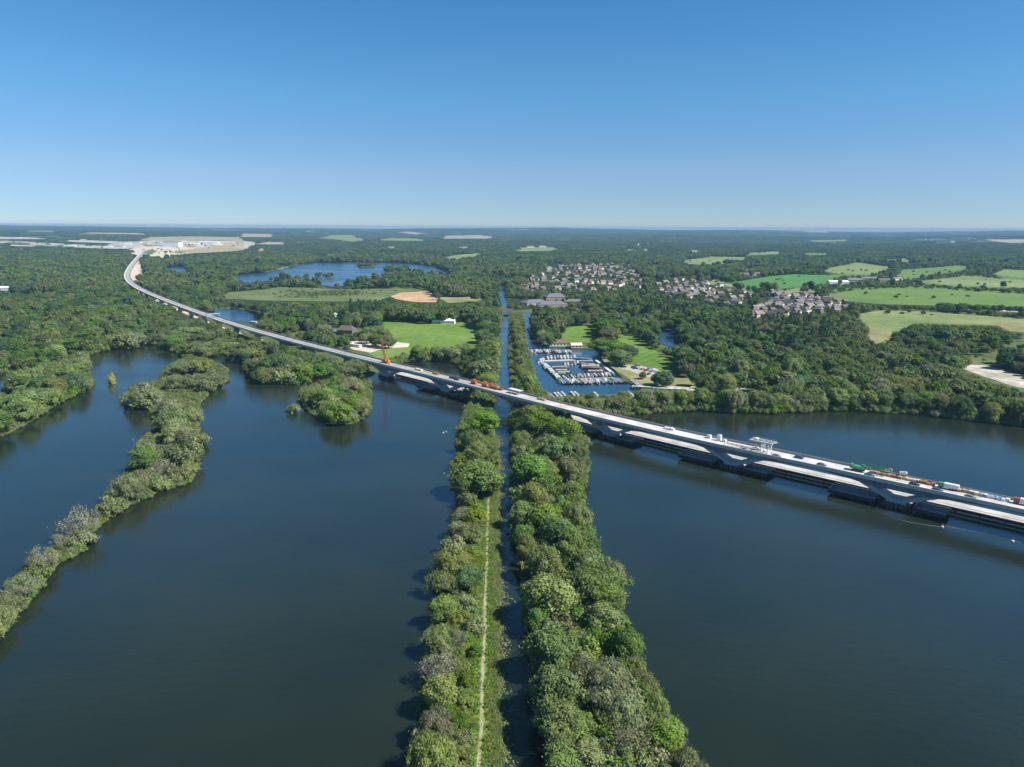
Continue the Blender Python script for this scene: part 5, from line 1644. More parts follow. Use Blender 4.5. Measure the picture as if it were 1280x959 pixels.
def crown_mesh(fam, var, mat, lod='hi'):
    key = (fam, var, mat, lod)
    if key not in CROWNS:
        per, sz = DENS[lod]; a, b = FDEN[fam]
        if lod != 'hi' and fam == 'bush': b *= 1.1
        C, U, V, T = crown_arrays(fam, 100 * var + len(fam) * 7, per * a, sz * b)
        CROWNS[key] = quads_mesh('crown', C, U, V, T, M_LEAF[mat])
    return CROWNS[key]


def trunk_mesh(fam, var):
    key = (fam, var)
    if key not in TRUNKS:
        TRUNKS[key] = trunk_mb(fam, var * 3 + 1).mesh('trunk', M_DEADWOOD if fam == 'grey' else M_BARK)
    return TRUNKS[key]


NVAR = {'oak': 5, 'willow': 4, 'bush': 4, 'poplar': 2, 'grey': 3}
# kinds of tree: family, leaf material, height over crown width, words
KIND = {
    'oak': ('oak', 'oak', 1.12, 'round dark green tree', 'round dark green trees', 'tree'),
    'teal': ('oak', 'teal', 1.1, 'deep blue-green tree', 'deep blue-green trees', 'tree'),
    'bright': ('oak', 'bright', 1.05, 'fresh bright green tree', 'fresh bright green trees', 'tree'),
    'olive': ('oak', 'olive', 1.05, 'dull olive green tree', 'dull olive green trees', 'tree'),
    'willow': ('willow', 'willow', .98, 'pale grey-green willow', 'pale grey-green willows', 'willow'),
    'sallow': ('willow', 'olive', .95, 'feathery olive willow', 'feathery olive willows', 'willow'),
    'lime': ('bush', 'lime', .8, 'yellow-lime bush', 'yellow-lime bushes', 'bush'),
    'bush': ('bush', 'bright', .78, 'bright green bush', 'bright green bushes', 'bush'),
    'dull': ('bush', 'olive', .8, 'olive bush', 'olive bushes', 'bush'),
    'palebush': ('bush', 'willow', .82, 'pale grey-green bush', 'pale grey-green bushes', 'bush'),
    'grey': ('grey', 'grey', .9, 'half-bare grey shrub', 'half-bare grey shrubs', 'shrub'),
    'poplar': ('poplar', 'poplar', 4.4, 'slim columnar poplar', 'slim columnar poplars', 'poplar'),
    'gold': ('bush', 'gold', 1.25, 'small golden-leaved tree', 'small golden-leaved trees', 'tree'),
}
NAMES = {'tree': 'broadleaf_tree', 'willow': 'willow_tree', 'bush': 'bush', 'shrub': 'withered_shrub', 'poplar': 'poplar_tree'}
TREES = []      # x, y, z, height, width, kind, zone, reference


def interior(poly, step):
    a = np.array(poly); x0, y0 = a.min(0); x1, y1 = a.max(0)
    X, Y = np.meshgrid(np.arange(x0, x1, step), np.arange(y0, y1, step))
    X = X.ravel(); Y = Y.ravel()
    k = inpoly(X, Y, poly)
    return np.stack([X[k], Y[k]], 1)


def shrink_in(pts, poly, inner):
    """points of pts at least `inner` metres from the outline"""
    a = np.array(poly); b = np.roll(a, -1, 0)
    d = np.full(len(pts), 1e9)
    for p, q in zip(a, b):
        v = q - p; L = max(v @ v, 1e-9)
        t = np.clip(((pts - p) @ v) / L, 0, 1)
        d = np.minimum(d, np.linalg.norm(pts - (p + t[:, None] * v), axis=1))
    return pts[d > inner]


SNAP = {}
for nm, wp in (('tow', W_TOW), ('bank', W_BANK), ('spit', W_SPIT), ('point', W_POINT), ('isle', W_ISLE), ('islet', W_ISLET), ('strip', W_STRIP)):
    SNAP[nm] = shrink_in(interior(wp, 1.5), wp, 1.0)
SNAP['north'] = None; SNAP['east'] = None
ZONE = {'tow': ('on the towpath bank', 'viaduct'), 'bank': ('on the bank facing the towpath', 'viaduct'), 'spit': ('on the thin lake spit', 'viaduct'), 'point': ('on the wooded western point', 'viaduct'),
        'isle': ('on the small bushy island', 'viaduct'), 'islet': ('on the tiny islet', 'viaduct'), 'strip': ('between canal and marina channel', 'viaduct'), 'north': ('on the shore below the viaduct', 'viaduct'),
        'east': ('along the marina and far shore', 'viaduct')}
rt = random.Random(77)


def tr(zone, *rows):
    for cx, cy, wpx, kind in rows:
        fam, mat, ratio = KIND[kind][:3]
        zc = 8.0
        for _ in range(6):
            p = P(cx, cy, LAND_Z + zc)
            dep = project(p.x, p.y, p.z)[2]
            W = wpx * float(dep) / FPX * (1.02 if zone in ('spit', 'point') else 1.14)
            H = W * ratio
            if fam in ('oak', 'willow'): H = min(max(H, W * .8), 18) if fam == 'oak' else min(H, 15)
            zc = H * .56
        x, y = p.x, p.y
        s = SNAP[zone]
        if s is not None and len(s):
            d = np.hypot(s[:, 0] - x, s[:, 1] - y)
            i = int(d.argmin())
            if d[i] > 1.6: x, y = s[i]
        else:
            wp = W_NORTH if zone == 'north' else W_EAST
            for _ in range(60):
                if inpoly(np.array([x, x]), np.array([y, y - 5.0]), wp).all(): break
                y += 1.0
        TREES.append([x, y, LAND_Z - .1, H, W, kind, zone])


tr('bank', (659, 517, 40, 'oak'), (674, 524, 42, 'oak'), (702, 532, 48, 'oak'), (650, 545, 28, 'sallow'), (728, 550, 24, 'willow'), (668, 582, 58, 'bright'), (680, 560, 26, 'willow'), (697, 558, 36, 'oak'), (712, 584, 38, 'olive'), (726, 578, 26, 'sallow'),
   (716, 613, 34, 'lime'), (669, 616, 42, 'olive'), (684, 646, 58, 'bright'), (721, 637, 38, 'sallow'), (654, 639, 36, 'bright'), (656, 669, 36, 'bright'), (697, 667, 50, 'bright'), (652, 682, 32, 'bright'), (684, 697, 46, 'olive'), (714, 676, 44, 'oak'),
   (686, 737, 70, 'olive'), (749, 724, 82, 'sallow'), (774, 712, 34, 'willow'), (689, 805, 64, 'bright'), (755, 769, 44, 'olive'), (783, 800, 42, 'oak'), (805, 818, 28, 'willow'), (692, 853, 62, 'oak'), (758, 853, 90, 'willow'), (800, 853, 50, 'willow'), (818, 872, 38, 'sallow'),
   (694, 892, 58, 'oak'), (780, 926, 62, 'grey'), (830, 917, 48, 'bright'), (855, 908, 42, 'sallow'), (705, 950, 54, 'bright'), (860, 952, 50, 'sallow'), (805, 957, 44, 'lime'), (699, 932, 40, 'oak'), (745, 848, 34, 'lime'), (715, 838, 36, 'lime'), (772, 880, 60, 'willow'),
   (690, 995, 60, 'oak'), (742, 985, 64, 'olive'), (790, 1000, 60, 'bright'), (850, 1004, 60, 'sallow'), (720, 905, 44, 'olive'), (735, 945, 52, 'olive'), (720, 560, 30, 'olive'), (690, 590, 30, 'olive'), (735, 700, 40, 'olive'), (764, 745, 46, 'olive'), (716, 790, 34, 'dull'), (648, 600, 22, 'dull'), (644, 615, 20, 'bush'), (648, 655, 22, 'bush'), (660, 770, 34, 'oak'), (666, 826, 30, 'dull'), (645, 520, 24, 'oak'), (738, 600, 20, 'lime'), (792, 826, 30, 'dull'))
tr('tow', (606, 524, 40, 'bright'), (590, 546, 32, 'sallow'), (610, 556, 26, 'olive'), (594, 563, 32, 'olive'), (596, 592, 68, 'oak'), (572, 576, 26, 'lime'), (573, 641, 20, 'grey'), (594, 638, 26, 'lime'), (573, 657, 26, 'palebush'), (588, 664, 28, 'dull'), (566, 676, 28, 'palebush'),
   (565, 696, 48, 'sallow'), (582, 719, 34, 'teal'), (552, 723, 38, 'willow'), (557, 757, 36, 'bright'), (583, 749, 26, 'palebush'), (546, 792, 42, 'sallow'), (594, 777, 26, 'palebush'), (574, 794, 22, 'grey'), (549, 828, 48, 'grey'), (594, 810, 20, 'bush'), (548, 862, 50, 'olive'), (543, 897, 48, 'willow'),
   (537, 935, 64, 'sallow'), (526, 918, 28, 'palebush'), (580, 918, 24, 'dull'), (584, 846, 22, 'lime'), (578, 872, 24, 'lime'), (574, 898, 24, 'bush'), (572, 945, 30, 'lime'), (588, 688, 22, 'lime'), (590, 734, 18, 'bush'), (578, 770, 22, 'lime'), (572, 830, 26, 'lime'), (580, 604, 30, 'oak'), (614, 600, 28, 'oak'), (584, 620, 26, 'palebush'), (614, 575, 22, 'olive'), (531, 975, 60, 'willow'), (570, 980, 40, 'bush'))
tr('spit', (219, 532, 50, 'willow'), (247, 542, 28, 'palebush'), (228, 561, 44, 'palebush'), (181, 567, 36, 'bright'), (200, 583, 40, 'grey'), (222, 586, 32, 'dull'), (156, 604, 46, 'willow'), (175, 596, 36, 'willow'), (166, 626, 30, 'dull'), (116, 645, 50, 'grey'), (100, 667, 30, 'palebush'), (75, 673, 26, 'grey'),
   (86, 692, 28, 'palebush'), (50, 695, 40, 'grey'), (60, 709, 30, 'dull'), (25, 726, 36, 'sallow'), (48, 724, 36, 'grey'), (19, 758, 38, 'willow'), (36, 746, 30, 'dull'), (3, 778, 42, 'dull'), (-6, 748, 36, 'palebush'), (-24, 795, 44, 'palebush'), (225, 456, 40, 'willow'), (250, 452, 34, 'olive'), (272, 470, 28, 'palebush'), (246, 472, 36, 'willow'),
   (220, 473, 30, 'willow'), (172, 490, 42, 'palebush'), (160, 500, 24, 'palebush'), (190, 490, 32, 'willow'), (212, 505, 44, 'willow'), (238, 515, 32, 'sallow'), (207, 521, 36, 'olive'), (234, 541, 30, 'grey'), (180, 556, 26, 'palebush'), (140, 632, 28, 'palebush'), (236, 580, 24, 'dull'), (262, 478, 24, 'palebush'), (208, 604, 26, 'dull'), (-50, 820, 46, 'willow'))
tr('point', (25, 475, 38, 'oak'), (57, 475, 34, 'teal'), (46, 491, 46, 'oak'), (67, 477, 36, 'olive'), (87, 460, 38, 'oak'), (95, 473, 34, 'teal'), (25, 498, 42, 'bright'), (12, 520, 44, 'oak'), (38, 506, 36, 'olive'), (3, 531, 36, 'bright'), (104, 452, 26, 'olive'), (70, 492, 34, 'sallow'), (-20, 530, 50, 'oak'), (-30, 550, 44, 'olive'), (106, 478, 22, 'palebush'), (90, 488, 30, 'sallow'), (20, 530, 30, 'sallow'))
tr('isle', (422, 510, 38, 'bright'), (442, 500, 34, 'bright'), (389, 490, 32, 'sallow'), (405, 493, 34, 'olive'), (437, 478, 38, 'willow'), (451, 506, 26, 'sallow'), (402, 511, 30, 'sallow'), (421, 523, 30, 'lime'), (420, 487, 34, 'bright'), (412, 500, 24, 'palebush'), (440, 520, 26, 'sallow'))
tr('islet', (364.5, 510, 14, 'dull'))
tr('north', (327, 452, 36, 'olive'), (330, 465, 34, 'sallow'), (357, 449, 38, 'sallow'), (380, 459, 42, 'bright'), (352, 467, 30, 'palebush'), (342, 473, 24, 'lime'), (402, 459, 34, 'oak'), (424, 466, 32, 'willow'), (366, 473, 28, 'bush'), (290, 434, 34, 'olive'), (232, 413, 52, 'oak'), (267, 429, 28, 'willow'), (250, 432, 30, 'oak'), (216, 424, 36, 'oak'), (308, 441, 28, 'sallow'), (110, 434, 30, 'palebush'), (126, 432, 26, 'palebush'), (297, 448, 22, 'bush'), (446, 458, 24, 'palebush'),
   (587, 506, 24, 'sallow'), (571, 515, 18, 'palebush'), (580, 434, 34, 'oak'), (564, 437, 28, 'olive'), (546, 437, 30, 'sallow'), (523, 440, 30, 'olive'), (607, 405, 28, 'oak'), (612, 430, 26, 'olive'), (603, 450, 32, 'willow'), (607, 470, 32, 'sallow'), (604, 417, 26, 'teal'), (601, 437, 26, 'oak'), (596, 460, 24, 'sallow'), (485, 423, 20, 'olive'), (462, 413, 26, 'oak'), (470, 421, 22, 'oak'), (458, 420, 22, 'willow'), (478, 413, 26, 'oak'), (441, 397, 24, 'teal'), (404, 409, 26, 'willow'))
tr('strip', (645, 410, 16, 'olive'), (646, 420, 17, 'sallow'), (647, 430, 17, 'olive'), (648, 440, 17, 'sallow'), (650, 450, 18, 'olive'), (644, 402, 14, 'olive'), (655, 467, 24, 'sallow'), (652, 480, 26, 'bright'), (660, 485, 20, 'lime'), (646, 485, 20, 'sallow'), (648, 460, 16, 'sallow'), (662, 476, 20, 'willow'))
tr('east', (710, 498, 14, 'bush'), (737, 496, 16, 'oak'), (770, 503, 30, 'willow'), (780, 493, 20, 'olive'), (810, 501, 30, 'oak'), (835, 503, 30, 'olive'), (860, 501, 28, 'bright'), (747, 506, 22, 'sallow'), (725, 503, 22, 'sallow'), (762, 430, 44, 'oak'), (777, 442, 36, 'oak'), (752, 428, 32, 'oak'), (788, 436, 26, 'teal'), (803, 467, 11, 'olive'), (830, 469, 24, 'teal'),
   (822, 470, 18, 'olive'), (914, 500, 30, 'bright'), (885, 500, 30, 'oak'), (935, 503, 26, 'willow'), (960, 502, 30, 'olive'), (985, 503, 28, 'sallow'), (1012, 499, 34, 'willow'), (1030, 496, 30, 'olive'), (1052, 492, 36, 'olive'), (1075, 496, 30, 'oak'), (795, 507, 20, 'sallow'), (758, 508, 18, 'palebush'), (690, 423, 16, 'oak'), (680, 420, 20, 'olive'),
   (700, 503, 18, 'sallow'), (716, 508, 18, 'olive'), (734, 510, 20, 'bush'), (783, 507, 22, 'sallow'), (797, 500, 18, 'olive'), (822, 507, 24, 'willow'), (847, 505, 24, 'sallow'), (873, 505, 24, 'olive'), (898, 506, 24, 'sallow'), (947, 507, 22, 'sallow'), (973, 507, 24, 'bright'), (1000, 507, 22, 'palebush'), (1040, 503, 24, 'willow'), (1064, 503, 24, 'sallow'), (1090, 504, 28, 'oak'), (1112, 505, 28, 'olive'), (1135, 507, 30, 'oak'), (1160, 508, 30, 'sallow'), (1188, 510, 32, 'oak'), (1215, 514, 32, 'olive'), (1243, 517, 34, 'oak'), (1270, 520, 34, 'sallow'))
GOLD = (140, 474)
sheet('lake_islet', wobble([tuple(P(140 + 5 * math.cos(t), 478.5 + 1.4 * math.sin(t), 0)[:2]) for t in np.linspace(0, 6.28, 9)[:-1]], .2, 2, 3), .45, M_BANK, label='tiny mud bank holding one golden tree', skirt=.8, skirt_drop=.9)
_p = P(140, 478.5, .4)
TREES.append([_p.x, _p.y, .3, 9.0, 6.2, 'gold', 'islet'])
NEXPL = len(TREES)

# ---------------------------------------------------------------- scattered trees
BAND = []
_ip = [i for i in range(0, len(VS), 6)]
_a = project(VP[_ip, 0] - VN[_ip, 0] * 6.3, VP[_ip, 1] - VN[_ip, 1] * 6.3, np.full(len(_ip), DECK_Z - 1.5))
_b = project(VP[_ip, 0] + VN[_ip, 0] * 6.3, VP[_ip, 1] + VN[_ip, 1] * 6.3, np.full(len(_ip), DECK_Z + 1.3))
BAND = [(x, y + 1.0) for x, y in zip(_a[0], _a[1])] + [(x, y - .5) for x, y in reversed(list(zip(_b[0], _b[1])))]
CANAL_PX = [(625, 394), (634.4, 394), (636.5, 440), (638.5, 500), (622, 500), (624.5, 440)]
CHAN_PX = [(655.5, 404), (664, 404), (667, 421), (684, 428), (718, 430), (748, 436), (754, 449), (770, 462), (783, 477), (806, 485), (900, 485), (902, 492), (800, 494), (760, 496), (690, 500), (668, 492), (668, 465)]
KEEP = FIELDS + POND_PX + [BAND, CANAL_PX, CHAN_PX] + HOUSE_PX
KEEPBB = [(min(p[0] for p in q), min(p[1] for p in q), max(p[0] for p in q), max(p[1] for p in q)) for q in KEEP]


def covered(px, py):
    r = np.zeros(len(px), bool)
    for q, (x0, y0, x1, y1) in zip(KEEP, KEEPBB):
        m = np.nonzero((px > x0) & (px < x1) & (py > y0) & (py < y1) & ~r)[0]
        if len(m):
            r[m] |= inpoly(px[m], py[m], q)
    return r


def base_block(x, y):
    """ground where nothing may grow"""
    z = LAND_Z + hills(x, y)
    px, py, _ = project(x, y, z)
    r = np.zeros(len(x), bool)
    for q in FIELDS + POND_PX + [CANAL_PX, CHAN_PX]:
        r |= inpoly(px, py, q)
    # viaduct corridor
    for k in range(0, len(VS), 3):
        m = (np.abs(x - VP[k, 0]) < 15) & (np.abs(y - VP[k, 1]) < 15)
        if m.any(): r |= m & (np.hypot(x - VP[k, 0], y - VP[k, 1]) < 13)
    return r, px, py


def hides(x, y, z, H, W):
    r = np.zeros(len(x), bool)
    for dx, f in ((0, .93), (-.38, .6), (.38, .6), (0, .45)):
        px, py, _ = project(x + dx * W, y, z + H * f)
        r |= covered(px, py)
    return r


EXPL = np.array([[t[0], t[1], t[4]] for t in TREES])
HP = np.array(HPTS)


def near_any(x, y, arr, f):
    r = np.zeros(len(x), bool)
    for a in arr:
        m = (np.abs(x - a[0]) < a[2] * f) & (np.abs(y - a[1]) < a[2] * f)
        if m.any(): r |= m & (np.hypot(x - a[0], y - a[1]) < a[2] * f)
    return r


def jgrid(y0, y1, step, fan=.80, xoff=60, rng=RNG):
    n = []
    for yy in np.arange(y0, y1, step):
        hw = yy * fan + xoff
        xx = np.arange(-hw, hw, step)
        n.append(np.stack([xx, np.full(len(xx), yy)], 1))
    a = np.concatenate(n)
    return a + rng.uniform(-.48, .48, a.shape) * step


def stand_no(x, y):
    """woods grow in stands of like trees, some forty metres across"""
    u = x + 26 * np.sin(y / 37 + 1) + 14 * np.sin(y / 13 + x / 60); v = y + 30 * np.sin(x / 41) + 14 * np.sin(x / 15 + y / 70)
    return np.floor(u / 44).astype(np.int64) * 7919 + np.floor(v / 62).astype(np.int64) * 104729


def stand_val(s, k):
    return np.abs(np.sin(s * 12.9898 + k * 78.233) * 43758.5453) % 1.0


def scatter(y0, y1, step, hlo, hhi):
    a = jgrid(y0, y1, step)
    x, y = a[:, 0], a[:, 1]
    r, px, py = base_block(x, y)
    k = ~r
    if y0 < 1060:
        land = inpoly(x, y, W_NORTH) | inpoly(x, y, W_EAST) | (y > 1060)
        nb = np.zeros(len(x), bool)
        for q in (W_TOW, W_BANK, W_STRIP): nb |= inpoly(x, y, q)
        k &= land & ~nb
    k &= ~near_any(x, y, EXPL, .42)
    k &= ~near_any(x, y, HP, 1.0)
    x, y, px, py = x[k], y[k], px[k], py[k]
    n = len(x)
    st_ = stand_no(x, y)
    clus = stand_val(st_, 1)
    H = RNG.uniform(hlo, hhi, n) * (.62 + .55 * clus)
    H *= np.where(RNG.random(n) < .12, .55, 1.0)
    W = H * RNG.uniform(.72, 1.1, n)
    H *= np.where(RNG.random(n) < .05, 1.3, 1.0)
    inest = np.zeros(n, bool)
    for q in ESTATE_PX: inest |= inpoly(px, py, q)
    H = np.where(inest, H * .5, H); W = np.where(inest, W * .55, W)
    drop = inest & (RNG.random(n) < .22)
    z = LAND_Z + hills(x, y)
    # trees that would stand in front of an estate are lower there
    pt = project(x, y, z + H * .8)
    fe = np.zeros(n, bool)
    for q in ESTATE_PX: fe |= inpoly(pt[0], pt[1], q)
    fe &= ~inest
    H = np.where(fe, H * .5, H); W = np.where(fe, W * .6, W)
    farm = inpoly(px, py, FARM_PX)
    drop |= farm & (RNG.random(n) < .35)
    H = np.where(farm & (RNG.random(n) < .85), H * .45, H); W = np.where(farm, W * .7, W)
    glade = np.sin(x / 67 + 1.8 * np.sin(y / 93 + 2)) + np.sin(y / 81 + 1.6 * np.sin(x / 117)) 
    gl = (glade > 1.52) & (y > 620)
    H = np.where(gl, H * .3, H); W = np.where(gl, W * .45, W); drop |= gl & (RNG.random(n) < .7)
    hid = hides(x, y, z, H, W) & ~((y > 1300) & (RNG.random(n) < .10))
    H = np.where(hid, H * .42, H); W = np.where(hid, W * .55, W)
    hid2 = hid.copy(); hid2[hid] = hides(x[hid], y[hid], z[hid], H[hid], W[hid])
    H2 = np.where(hid2, H * .45, H); W2 = np.where(hid2, W * .6, W)
    hid3 = hid2.copy(); hid3[hid2] = hides(x[hid2], y[hid2], z[hid2], H2[hid2], W2[hid2])
    k = ~hid3 & ~drop
    return x[k], y[k], z[k], H2[k], W2[k], px[k], py[k]


POPLAR_PX = [(895, 416), (930, 402), (1000, 400), (1046, 402), (1050, 436), (1000, 446), (930, 440)]
POPLAR2_PX = [(778, 395), (800, 372), (850, 372), (900, 400), (880, 415), (800, 410)]
POPLAR3_PX = [(420, 404), (440, 384), (470, 384), (480, 402)]


def pick_kinds(x, y, px, py, H):
    n = len(x)
    u = RNG.random(n)
    kinds = np.array(['oak', 'teal', 'olive', 'bright', 'willow', 'sallow'])
    base = np.array([.31, .14, .27, .12, .06, .10])
    cum = np.cumsum(base / base.sum())
    out = kinds[np.minimum(np.searchsorted(cum, u), 5)].astype(object)
    sv = stand_val(stand_no(x, y), 5)
    lead = kinds[np.minimum((np.searchsorted(np.cumsum([.26, .18, .24, .12, .08, .12]), sv)), 5)].astype(object)
    out = np.where(RNG.random(n) < .62, lead, out)
    patch = np.sin(x / 120 + 1.7) * np.sin(y / 150 + .6 + x / 300)
    light = patch > .35
    out = np.where(light & (u < .55), np.where(u < .3, 'sallow', 'olive'), out)
    near = (y < 720) & (x > 0)
    out = np.where(near & (RNG.random(n) < .45), RNG.choice(['sallow', 'olive', 'willow', 'bright'], n), out)
    for q, pr in ((POPLAR_PX, .35), (POPLAR2_PX, .2), (POPLAR3_PX, .5)):
        m = inpoly(px, py, q) & (RNG.random(n) < pr) & (H > 9)
        out = np.where(m, 'poplar', out)
    out = np.where(H < 5.5, RNG.choice(['dull', 'dull', 'bush', 'palebush', 'dull'], n), out)
    return out


s1 = scatter(420, 1240, 8.8, 12, 19)
k1 = pick_kinds(s1[0], s1[1], s1[5], s1[6], s1[3])
s2 = scatter(1240, 2700, 10.8, 12, 20)
k2 = pick_kinds(s2[0], s2[1], s2[5], s2[6], s2[3])
MARSH = [(280, 366), (330, 362), (350, 359), (385, 360), (430, 362), (470, 361), (520, 361), (536, 364), (500, 366), (485, 372), (470, 377), (400, 377), (330, 376), (280, 374)]
ex = []
for q_, cnt_, h0_, h1_ in [(MARSH, 330, 1.2, 4.2)] + [(f_[0], 9, 1.5, 7) for f_ in A_FIELDS] + [([(160, 321), (163, 312), (185, 308), (215, 309), (236, 310), (262, 312), (250, 317), (225, 319), (205, 323), (178, 322)], 40, 3, 9), ([(-60, 301), (30, 302.5), (80, 305), (130, 308), (162, 309.5), (162, 312), (110, 310.5), (60, 308), (20, 305), (-60, 303.5)], 50, 4, 10), ([(130, 307), (150, 303), (200, 300.5), (300, 301.5), (322, 303), (312, 311), (262, 314), (200, 309.5)], 50, 4, 11)] + [([(1236, 403), (1290, 404), (1420, 420), (1420, 428), (1262, 414)], 90, 1, 4)]:
    for _ in range(cnt_ * 3):
        u_ = RNG.random(len(q_)) ** 3; u_ /= u_.sum()
        p_ = (np.array(q_) * u_[:, None]).sum(0)
        w_ = PT(p_[0], p_[1])
        if inpoly(np.array([p_[0]]), np.array([p_[1]]), q_)[0] and w_.y > 1000:
            h_ = RNG.uniform(h0_, h1_); ex.append((w_.x, w_.y, w_.z, h_, h_ * RNG.uniform(.9, 1.5), p_[0], p_[1])); cnt_ -= 1
            if cnt_ <= 0: break
ex = np.array(ex).T
kx = np.where(ex[3] < 5.5, RNG.choice(['dull', 'palebush', 'dull'], ex.shape[1]), 'oak').astype(object)
s2 = tuple(np.concatenate([a_, b_]) for a_, b_ in zip(s2, ex)); k2 = np.concatenate([k2, kx])
print('scatter', len(s1[0]), len(s2[0]))
dep = project(s1[0], s1[1], s1[2])[2]
inf = (s1[5] > 5) & (s1[5] < 1275)
# the largest of the scattered trees are things of their own: those along the shores stand clear of what is before them
score = s1[3] / dep + 0.02 * RNG.random(len(dep)) * 0
front = np.zeros(len(dep))
order = np.argsort(-np.where(inf, score, -1))
NIND = max(0, 300 - len([t for t in TREES]) )
take = order[:NIND]
rest = np.setdiff1d(np.arange(len(dep)), take)
for i in take:
    kd = k1[i]
    fam, mat, ratio = KIND[kd][:3]
    H = s1[3][i]; W = s1[4][i]
    if kd == 'poplar': H = min(24, H * 1.35); W = H / 4.4
    TREES.append([s1[0][i], s1[1][i], LAND_Z - .1, H, W, kd, 'north' if s1[0][i] < 0 else 'east'])
print('individual trees', len(TREES), 'explicit', NEXPL)

ref = P(637, 493, 0)
byk = {}
for t in TREES:
    byk.setdefault((t[5], t[6]), []).append(t)
for (kd, zn), ts in byk.items():
    ts.sort(key=lambda t: math.hypot(t[0] - ref.x, t[1] - ref.y))
    fam, mat, ratio, one, many, cat = KIND[kd]
    where, _ = ZONE[zn]
    for n, (x, y, z, H, W, _k, _z) in enumerate(ts):
        if len(ts) == 1: lab = one + ' ' + where + ' nearest the viaduct'
        elif n < len(ORD): lab = '%s from the viaduct of the %s %s' % (ORD[n], many, where)
        else: lab = one + ' far from the viaduct ' + where
        if kd == 'gold': lab = 'small golden-leaved tree alone on a mud bank in open water'
        o = empty(NAMES[cat], (x, y, z), rt.uniform(0, 6.28), lab, cat, many + ' ' + where)
        h0, w0 = FAM[fam]
        sx = W / w0; sz = H / h0
        o.scale = (sx * rt.uniform(.92, 1.08), sx * rt.uniform(.92, 1.08), sz)
        v = rt.randrange(NVAR[fam])
        mesh_obj('trunk', trunk_mesh(fam, v), o)
        cr = mesh_obj('crown', crown_mesh(fam, v, mat), o)
        if fam == 'oak': cr.location.z = -1.0 if zn in ('bank', 'tow') else -2.3

# ---------------------------------------------------------------- woodland past the first three hundred trees, and ground cover
def instancer(name, protos, pts, rot, scl, idx, label):
    """one object that sets tree forms out on points"""
    col = bpy.data.collections.new(name + '_forms')
    for k, me in enumerate(protos):
        col.objects.link(bpy.data.objects.new('%s_form.%03d' % (name, k), me))
    me = bpy.data.meshes.new(name)
    n = len(pts)
    me.vertices.add(n)
    me.vertices.foreach_set('co', np.asarray(pts, np.float32).ravel())
    for nm, tp, dat, key in (('turn', 'FLOAT', rot, 'value'), ('size', 'FLOAT_VECTOR', scl, 'vector'), ('form', 'INT', idx, 'value')):
        a = me.attributes.new(nm, tp, 'POINT')
        a.data.foreach_set(key, np.asarray(dat, np.int32 if tp == 'INT' else np.float32).ravel())
    o = mesh_obj(name, me)
    ng = bpy.data.node_groups.new(name, 'GeometryNodeTree')
    ng.interface.new_socket('Geometry', in_out='INPUT', socket_type='NodeSocketGeometry')
    ng.interface.new_socket('Geometry', in_out='OUTPUT', socket_type='NodeSocketGeometry')
    gi = ng.nodes.new('NodeGroupInput'); go = ng.nodes.new('NodeGroupOutput')
    ip = ng.nodes.new('GeometryNodeInstanceOnPoints')
    ci = ng.nodes.new('GeometryNodeCollectionInfo')
    ci.inputs['Collection'].default_value = col
    ci.inputs['Separate Children'].default_value = True
    ci.inputs['Reset Children'].default_value = True

    def attr(nm, tp):
        a = ng.nodes.new('GeometryNodeInputNamedAttribute'); a.data_type = tp; a.inputs[0].default_value = nm
        return a.outputs[0]
    cx = ng.nodes.new('ShaderNodeCombineXYZ')
    ng.links.new(attr('turn', 'FLOAT'), cx.inputs[2])
    ng.links.new(gi.outputs[0], ip.inputs['Points'])
    ng.links.new(ci.outputs[0], ip.inputs['Instance'])
    ip.inputs['Pick Instance'].default_value = True
    ng.links.new(attr('form', 'INT'), ip.inputs['Instance Index'])
    e2r = ng.nodes.new('FunctionNodeEulerToRotation')
    ng.links.new(cx.outputs[0], e2r.inputs[0]); ng.links.new(e2r.outputs[0], ip.inputs['Rotation'])
    ng.links.new(attr('size', 'FLOAT_VECTOR'), ip.inputs['Scale'])
    ng.links.new(ip.outputs[0], go.inputs[0])
    md = o.modifiers.new('scatter', 'NODES'); md.node_group = ng
    tag(o, label, None, None, 'stuff')
    return o


def joined(fam, var, mat, lod):
    """crown and trunk of a woodland tree in one mesh"""
    per, sz = DENS[lod]; a, b = FDEN[fam]
    C, U, V, T = crown_arrays(fam, 100 * var + len(fam) * 7, per * a, sz * b)
    return quads_mesh('woodland_tree', C, U, V, T, M_LEAF[mat])


FORM = {}
def forms(lod):
    protos = []; index = {}
    for kd in ('oak', 'teal', 'bright', 'olive', 'willow', 'sallow', 'poplar', 'dull', 'bush', 'palebush'):
        fam, mat = KIND[kd][:2]
        index[kd] = []
        for v in range(2):
            index[kd].append(len(protos)); protos.append(joined(fam, v, mat, lod))
    return protos, index


def wood(name, lod, x, y, z, H, W, kinds, label):
    protos, index = forms(lod)
    n = len(x)
    idx = np.zeros(n, int); scl = np.zeros((n, 3))
    for i in range(n):
        kd = kinds[i]; fam = KIND[kd][0]
        h0, w0 = FAM[fam]
        idx[i] = index[kd][i % 2]
        if kd == 'poplar':
            hh = min(25, H[i] * 1.35); scl[i] = (hh / h0 * 1.1,) * 2 + (hh / h0,)
        else:
            scl[i] = (W[i] / w0 * 1.12, W[i] / w0 * 1.12, H[i] / h0)
    instancer(name, protos, np.stack([x, y, z - .2], 1), RNG.uniform(0, 6.28, n), scl, idx, label)


wood('woodland', 'mid', *[q[rest] for q in s1[:5]], k1[rest], 'mixed broadleaf woodland round the lake, viaduct and marina')
wood('far_woodland', 'low', *s2[:5], k2, 'woods, hedges and copses across the valley')

